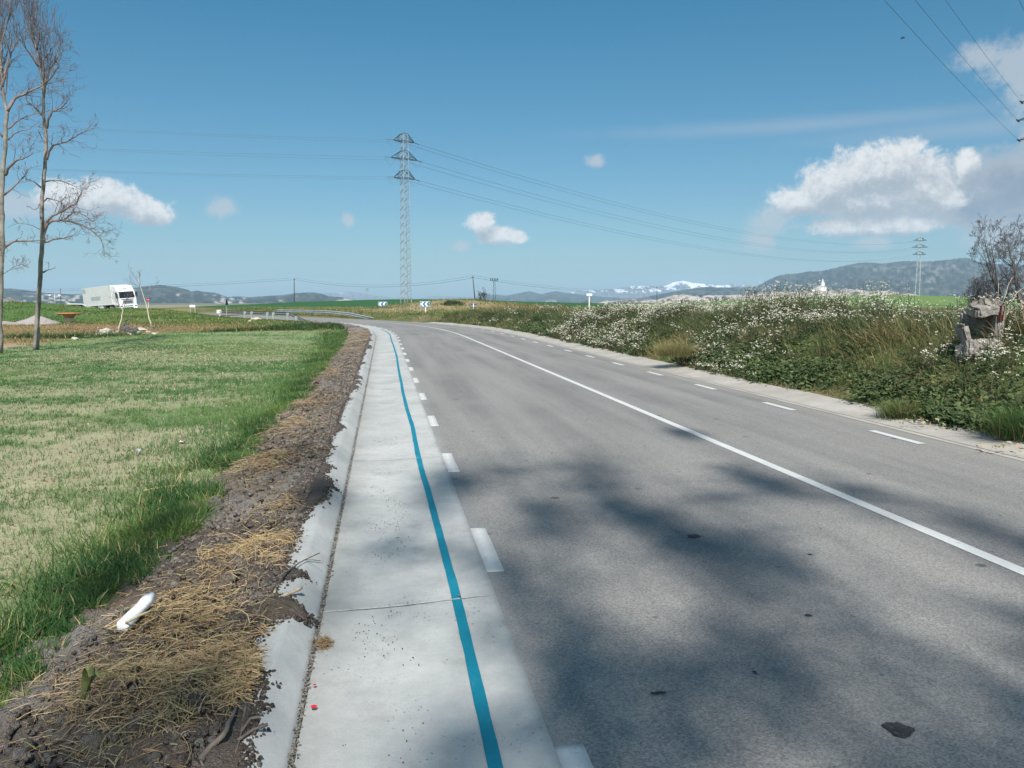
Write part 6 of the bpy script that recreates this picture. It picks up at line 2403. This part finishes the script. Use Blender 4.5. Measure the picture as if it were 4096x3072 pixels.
def scatter(name, X0, X1, Y0, Y1, n, cond, hgt, wid, ca, cb, dry, label, seed):
    x = rng.uniform(X0, X1, n)
    y = rng.uniform(Y0, Y1, n)
    a, l = fren(x, y)
    k = inview(x, y, amax=36) & cond(x, y, a, l)
    cl = fbm(x * .8, y * .8, 3, seed)
    k &= rng.uniform(0, 1, n) < .2 + .8 * sst(cl, .38, .6)
    x, y, a, l = x[k], y[k], a[k], l[k]
    n = len(x)
    cc = mixcols(ca, cb, sst(fbm(x * .25, y * .25, 3, seed + 1), .35, .65), n, rng, .3)
    dd_ = rng.uniform(0, 1, n) < dry
    cc[dd_] = jcol((0.42, .32, .17), int(dd_.sum()), rng, .3)
    o = blades(name, np.stack([x, y, height(x, y, a, l) - .02], -1), hgt * rng.uniform(.4, 1.4, n), wid * rng.uniform(.6, 1.5, n), rng.uniform(.1, 1, n), cc, MLEAF, rng, .4, 2)
    tag(o, label, 'grass', kind='stuff')


bk = lambda x, y: y + .1 * (x + 40)
scatter('bank_turf', -75, -15, 50, 92, 60000, lambda x, y, a, l: (l < -5.6) & (bk(x, y) > 58), .20, .045, (.065, .135, .035), (.15, .19, .055), .05, 'green grass covering the bank in front of the lorry', 111)
scatter('dry_weeds', -45, -6, 26, 64, 60000, lambda x, y, a, l: (l < -5.4) & (~in_field(x, y, a, l)) & (bk(x, y) < 62) & ~((x < -19) & (y < 34)), .16, .03, (.22, .17, .08), (.12, .15, .05), .35, 'dry brown weeds between the left field and the bank', 113)
scatter('dark_hollow_grass', -26, -6, 38, 56, 60000, lambda x, y, a, l: (l < -5.6) & (~in_field(x, y, a, l)) & (((x > -15.5) & (y < 54)) | ((x <= -15.5) & (y < 49.3 + (x + 16) * .9) & (y > 40))), .30, .03, (.035, .085, .025), (.06, .12, .04), .03, 'dark green grass in the hollow at the far side of the field', 115)
scatter('bend_verge_grass', -45, 18, 60, 128, 110000, lambda x, y, a, l: (l > 3.9), .28, .05, (.075, .15, .04), (.20, .22, .07), .16, 'green and straw coloured grass beyond the bend around the signs', 117)
# ragged shrub on the mound between the sign and the pylon
x_ = dp(1815, 1232, 92).x
rng2 = np.random.RandomState(7)
n = 1400
d = rng2.normal(0, 1, (n, 3))
d /= np.linalg.norm(d, axis=1)[:, None]
P = d * rng2.uniform(.5, 1, n)[:, None] * np.array([(1.5, .9, .65)])
P[:, 2] = np.abs(P[:, 2])
o = leaves('mound_shrub', P, d, rng2.uniform(.1, .22, n), jcol((0.055, .10, .04), n, rng2, .3), MLEAF, rng2, .5)
o.location = (x_, 91, hz(x_, 91) - .1)
tag(o, 'dark green shrub on the tan mound left of the grey sign back', 'shrub')

# ------------------------------------------------------------------ small things on the soil strip, kerb and field
def on_soil(px, py, dz=.0):
    p_ = gp(px, py, .08)
    a_, l_ = fren([p_.x], [p_.y])
    z_ = float(soil_z(a_, l_)[0]) if l_[0] < L_KOUT + .02 else .108
    p_ = gp(px, py, z_ + dz)
    return p_


def lying_stick(pts, r0, r1, mat, name, label, cat='stick', dz=.012, forks=(), lift=None):
    P_ = [on_soil(px, py, dz + (0 if lift is None else lift[i])) for i, (px, py) in enumerate(pts)]
    o_ = P_[0].copy()
    q_ = wiggle([p - o_ for p in P_], 3, .025, rs)
    rad = [r0 + (r1 - r0) * i / (len(q_) - 1) for i in range(len(q_))]
    mb = MB().tube(q_, rad, 7)
    for f_ in forks:
        F2 = [on_soil(px, py, dz) - o_ for px, py in f_]
        mb.tube(wiggle(F2, 2, .02, rs), [r1 * .9] * (2 * (len(F2) - 1) + 1), 5)
    o = mb.build(name, mat, None, True, loc=o_)
    tag(o, label, cat)
    return o


MSTK = simple('dry_stick', (0.36, 0.30, 0.22), .9, nscale=20, var=.3)
MSTKD = simple('dark_stick', (0.14, 0.115, 0.095), .9, nscale=20, var=.3)
MCANE = simple('cane', (0.55, 0.43, 0.25), .7, nscale=20, var=.2)
lying_stick([(1122, 2302), (1165, 2272), (1212, 2243), (1278, 2212)], .006, .003, MSTKD, 'stick', 'thin forked twig reaching over the kerb', forks=[[(1222, 2240), (1250, 2239), (1282, 2243)]], lift=(.01, .02, .01, .004))
lying_stick([(1088, 2405), (1130, 2385), (1195, 2357), (1204, 2350)], .008, .011, MSTK, 'stick', 'thick broken cane lying over the kerb edge with a blunt end', lift=(0, .0, .02, .02))
lying_stick([(1076, 2424), (1104, 2352)], .009, .007, MCANE, 'stick', 'short split cane stuck in the soil beside the thick cane')
lying_stick([(803, 3040), (845, 2985), (890, 2945), (928, 2868), (943, 2832)], .013, .006, MSTKD, 'stick', 'thick dark stick at the kerb edge in the bottom left', lift=(0, .01, .02, .01, 0), forks=[[(803, 3040), (812, 3062), (826, 3070)]])
lying_stick([(940, 3012), (966, 2925), (984, 2812), (978, 2745)], .003, .007, MSTKD, 'stick', 'slim bent twig lying on the kerb right of the thick dark stick', forks=[[(950, 2962), (1010, 2920), (1070, 2898)], [(966, 2925), (1000, 2875), (1040, 2868)]])
lying_stick([(432, 2518), (520, 2484), (575, 2454), (655, 2438)], .006, .005, MCANE, 'stick', 'yellow cane lying across the white paper tube', lift=(0, .085, .095, .04))
lying_stick([(478, 2550), (510, 2520), (533, 2504)], .004, .003, MCANE, 'stick', 'pale split straw at the near end of the white tube', lift=(0, .02, .045))
lying_stick([(620, 2400), (700, 2380), (800, 2362), (905, 2350)], .005, .004, MSTKD, 'stick', 'long dry stalk lying across the straw above the white tube', lift=(.01, .02, .02, .01))
lying_stick([(575, 1962), (650, 1948), (740, 1935)], .006, .004, MCANE, 'stick', 'long pale cane on the soil strip near the first broken kerb edge', lift=(.02, .03, .01))
# white tube
p0, p1 = on_soil(490, 2530, .02), on_soil(602, 2412, .05)
ax_ = (p1 - p0)
Lt = ax_.length
M = ax_.to_track_quat('Z', 'Y').to_matrix().to_4x4()
root = empty('paper_tube', p0)
tag(root, 'crumpled white paper tube with one open end, lying on the soil strip', 'litter')
mb = MB()
seg = 22
prof = [(.012, 0.0), (.027, .003), (.030, .02), (.031, Lt * .3), (.029, Lt * .55), (.032, Lt * .8), (.034, Lt), (.031, Lt), (.028, Lt * .9), (.026, Lt * .6)]
for i, (r_, z) in enumerate(prof):
    for k in range(seg):
        a_ = 2 * math.pi * k / seg
        w_ = 1 + .55 * (float(vn(math.cos(a_) * 1.7 + z * 30, math.sin(a_) * 1.7 + z * 12, 5)) - .5)
        mb.v.append(tuple(M @ Vector((r_ * w_ * math.cos(a_), r_ * w_ * math.sin(a_), z)) + Vector((0, 0, .025))))
for i in range(len(prof) - 1):
    for k in range(seg):
        k2 = (k + 1) % seg
        mb.f.append((i * seg + k, i * seg + k2, (i + 1) * seg + k2, (i + 1) * seg + k))
mb.f.append(tuple(range(seg))[::-1])
mb.build('tube_wall', MSIGNW, root, True)
mb = MB()
blobmesh(mb, tuple(M @ Vector((0, 0, Lt * .86)) + Vector((0, 0, .025))), .019, .019, .022, random.Random(3), 12, 8, .4)
mb.build('crumpled_lining', MSIGNW, root)
# wilted husk standing on the soil
p = on_soil(342, 2815)
root = empty('wilted_husk', p)
tag(root, 'wilted green husk folded over, standing on the bare soil at bottom left', 'plant')
MHUSK = simple('husk_green', (0.20, 0.22, 0.08), .8, nscale=30, var=.4)
for j, (tipx, mid, w_) in enumerate(((.05, .02, .022), (.075, .0, .016), (.03, .035, .018), (.10, .03, .012))):
    vs = []
    fs = []
    for i in range(9):
        t_ = i / 8
        x = mid * math.sin(t_ * 2.6) + tipx * t_ * t_
        z = .17 * math.sin(t_ * 2.25) * (1 - .12 * j)
        ww = w_ * (1 - .75 * abs(t_ - .35))
        vs += [(x - .006 * j, -ww, z), (x - .006 * j, ww, z), (x - .006 * j + .006, 0, z + .006)]
    for i in range(8):
        b = i * 3
        fs += [(b, b + 2, b + 5, b + 3), (b + 2, b + 1, b + 4, b + 5)]
    MB().add(vs, fs).build('leaf', MHUSK, root, True, rot=(0, 0, .5 * j - .6))
# field litter
p = gp(556, 1806, -.12)
mb = MB()
blobmesh(mb, (0, 0, .015), .034, .026, .018, random.Random(6), 12, 8, .35)
o = mb.build('crumpled_wrapper', MSIGNG, None, False, loc=p)
tag(o, 'crumpled white and silver wrapper lying in the young crop', 'litter')
p = gp(728, 1768, -.12)
root = empty('torn_packet', p)
tag(root, 'torn red and white packet lying in the young crop', 'litter')
root.scale = (.6, .6, .6)
MB().add([(-.05, -.03, .01), (.04, -.035, .02), (.05, .03, .04), (-.045, .035, .03), (-.05, -.03, .005), (.04, -.035, .015), (.05, .03, .035), (-.045, .035, .025)], [(0, 1, 2, 3), (7, 6, 5, 4), (0, 4, 5, 1), (1, 5, 6, 2), (2, 6, 7, 3), (3, 7, 4, 0)]).build('paper', MSIGNW, root)
MB().box(-.03, .03, -.02, .02, .028, .042, Matrix.Rotation(.3, 4, 'Y')).build('red_flap', MSRED, root)
# clump of roots caught in the gutter joint
rng = np.random.RandomState(120)
p = gp(1293, 2582, .0)
n = 260
P = rng.normal(0, 1, (n, 3)) * np.array([(.018, .03, .008)])
P[:, 2] = np.abs(P[:, 2]) + .006
th = rng.uniform(0, 3.14, n)
o = straws('root_clump', P, np.stack([np.cos(th), np.sin(th), rng.normal(0, .3, n)], -1), rng.uniform(.02, .06, n), rng.uniform(.0015, .003, n), jcol((0.26, .18, .10), n, rng, .4), rng)
o.location = p
tag(o, 'small brown clump of roots caught in the gutter joint', 'root clump')
# stray grains on the slabs
n = 9000
a = 1.6 + rng.uniform(0, 1, n) ** 1.3 * 16
l = -4.05 + rng.normal(0, .15, n) + .14
kk = rng.uniform(0, 1, n) < sst(fbm(a * 2.2, l * 4, 4, 131), .5, .72) * .5 * (1 + 1.2 * np.exp(-((a - 3.6) / .5) ** 2))
a, l = a[kk], l[kk]
n = len(a)
x, y = rp(a, l)
o = pebbles('gutter_grit', np.stack([x, y, np.full(n, -.004)], -1), rng.uniform(.002, .007, n) ** 1.0, jcol((0.20, .18, .16), n, rng, .5), MSOIL)
tag(o, 'scattered dark grit on the concrete gutter', 'grit', kind='stuff')
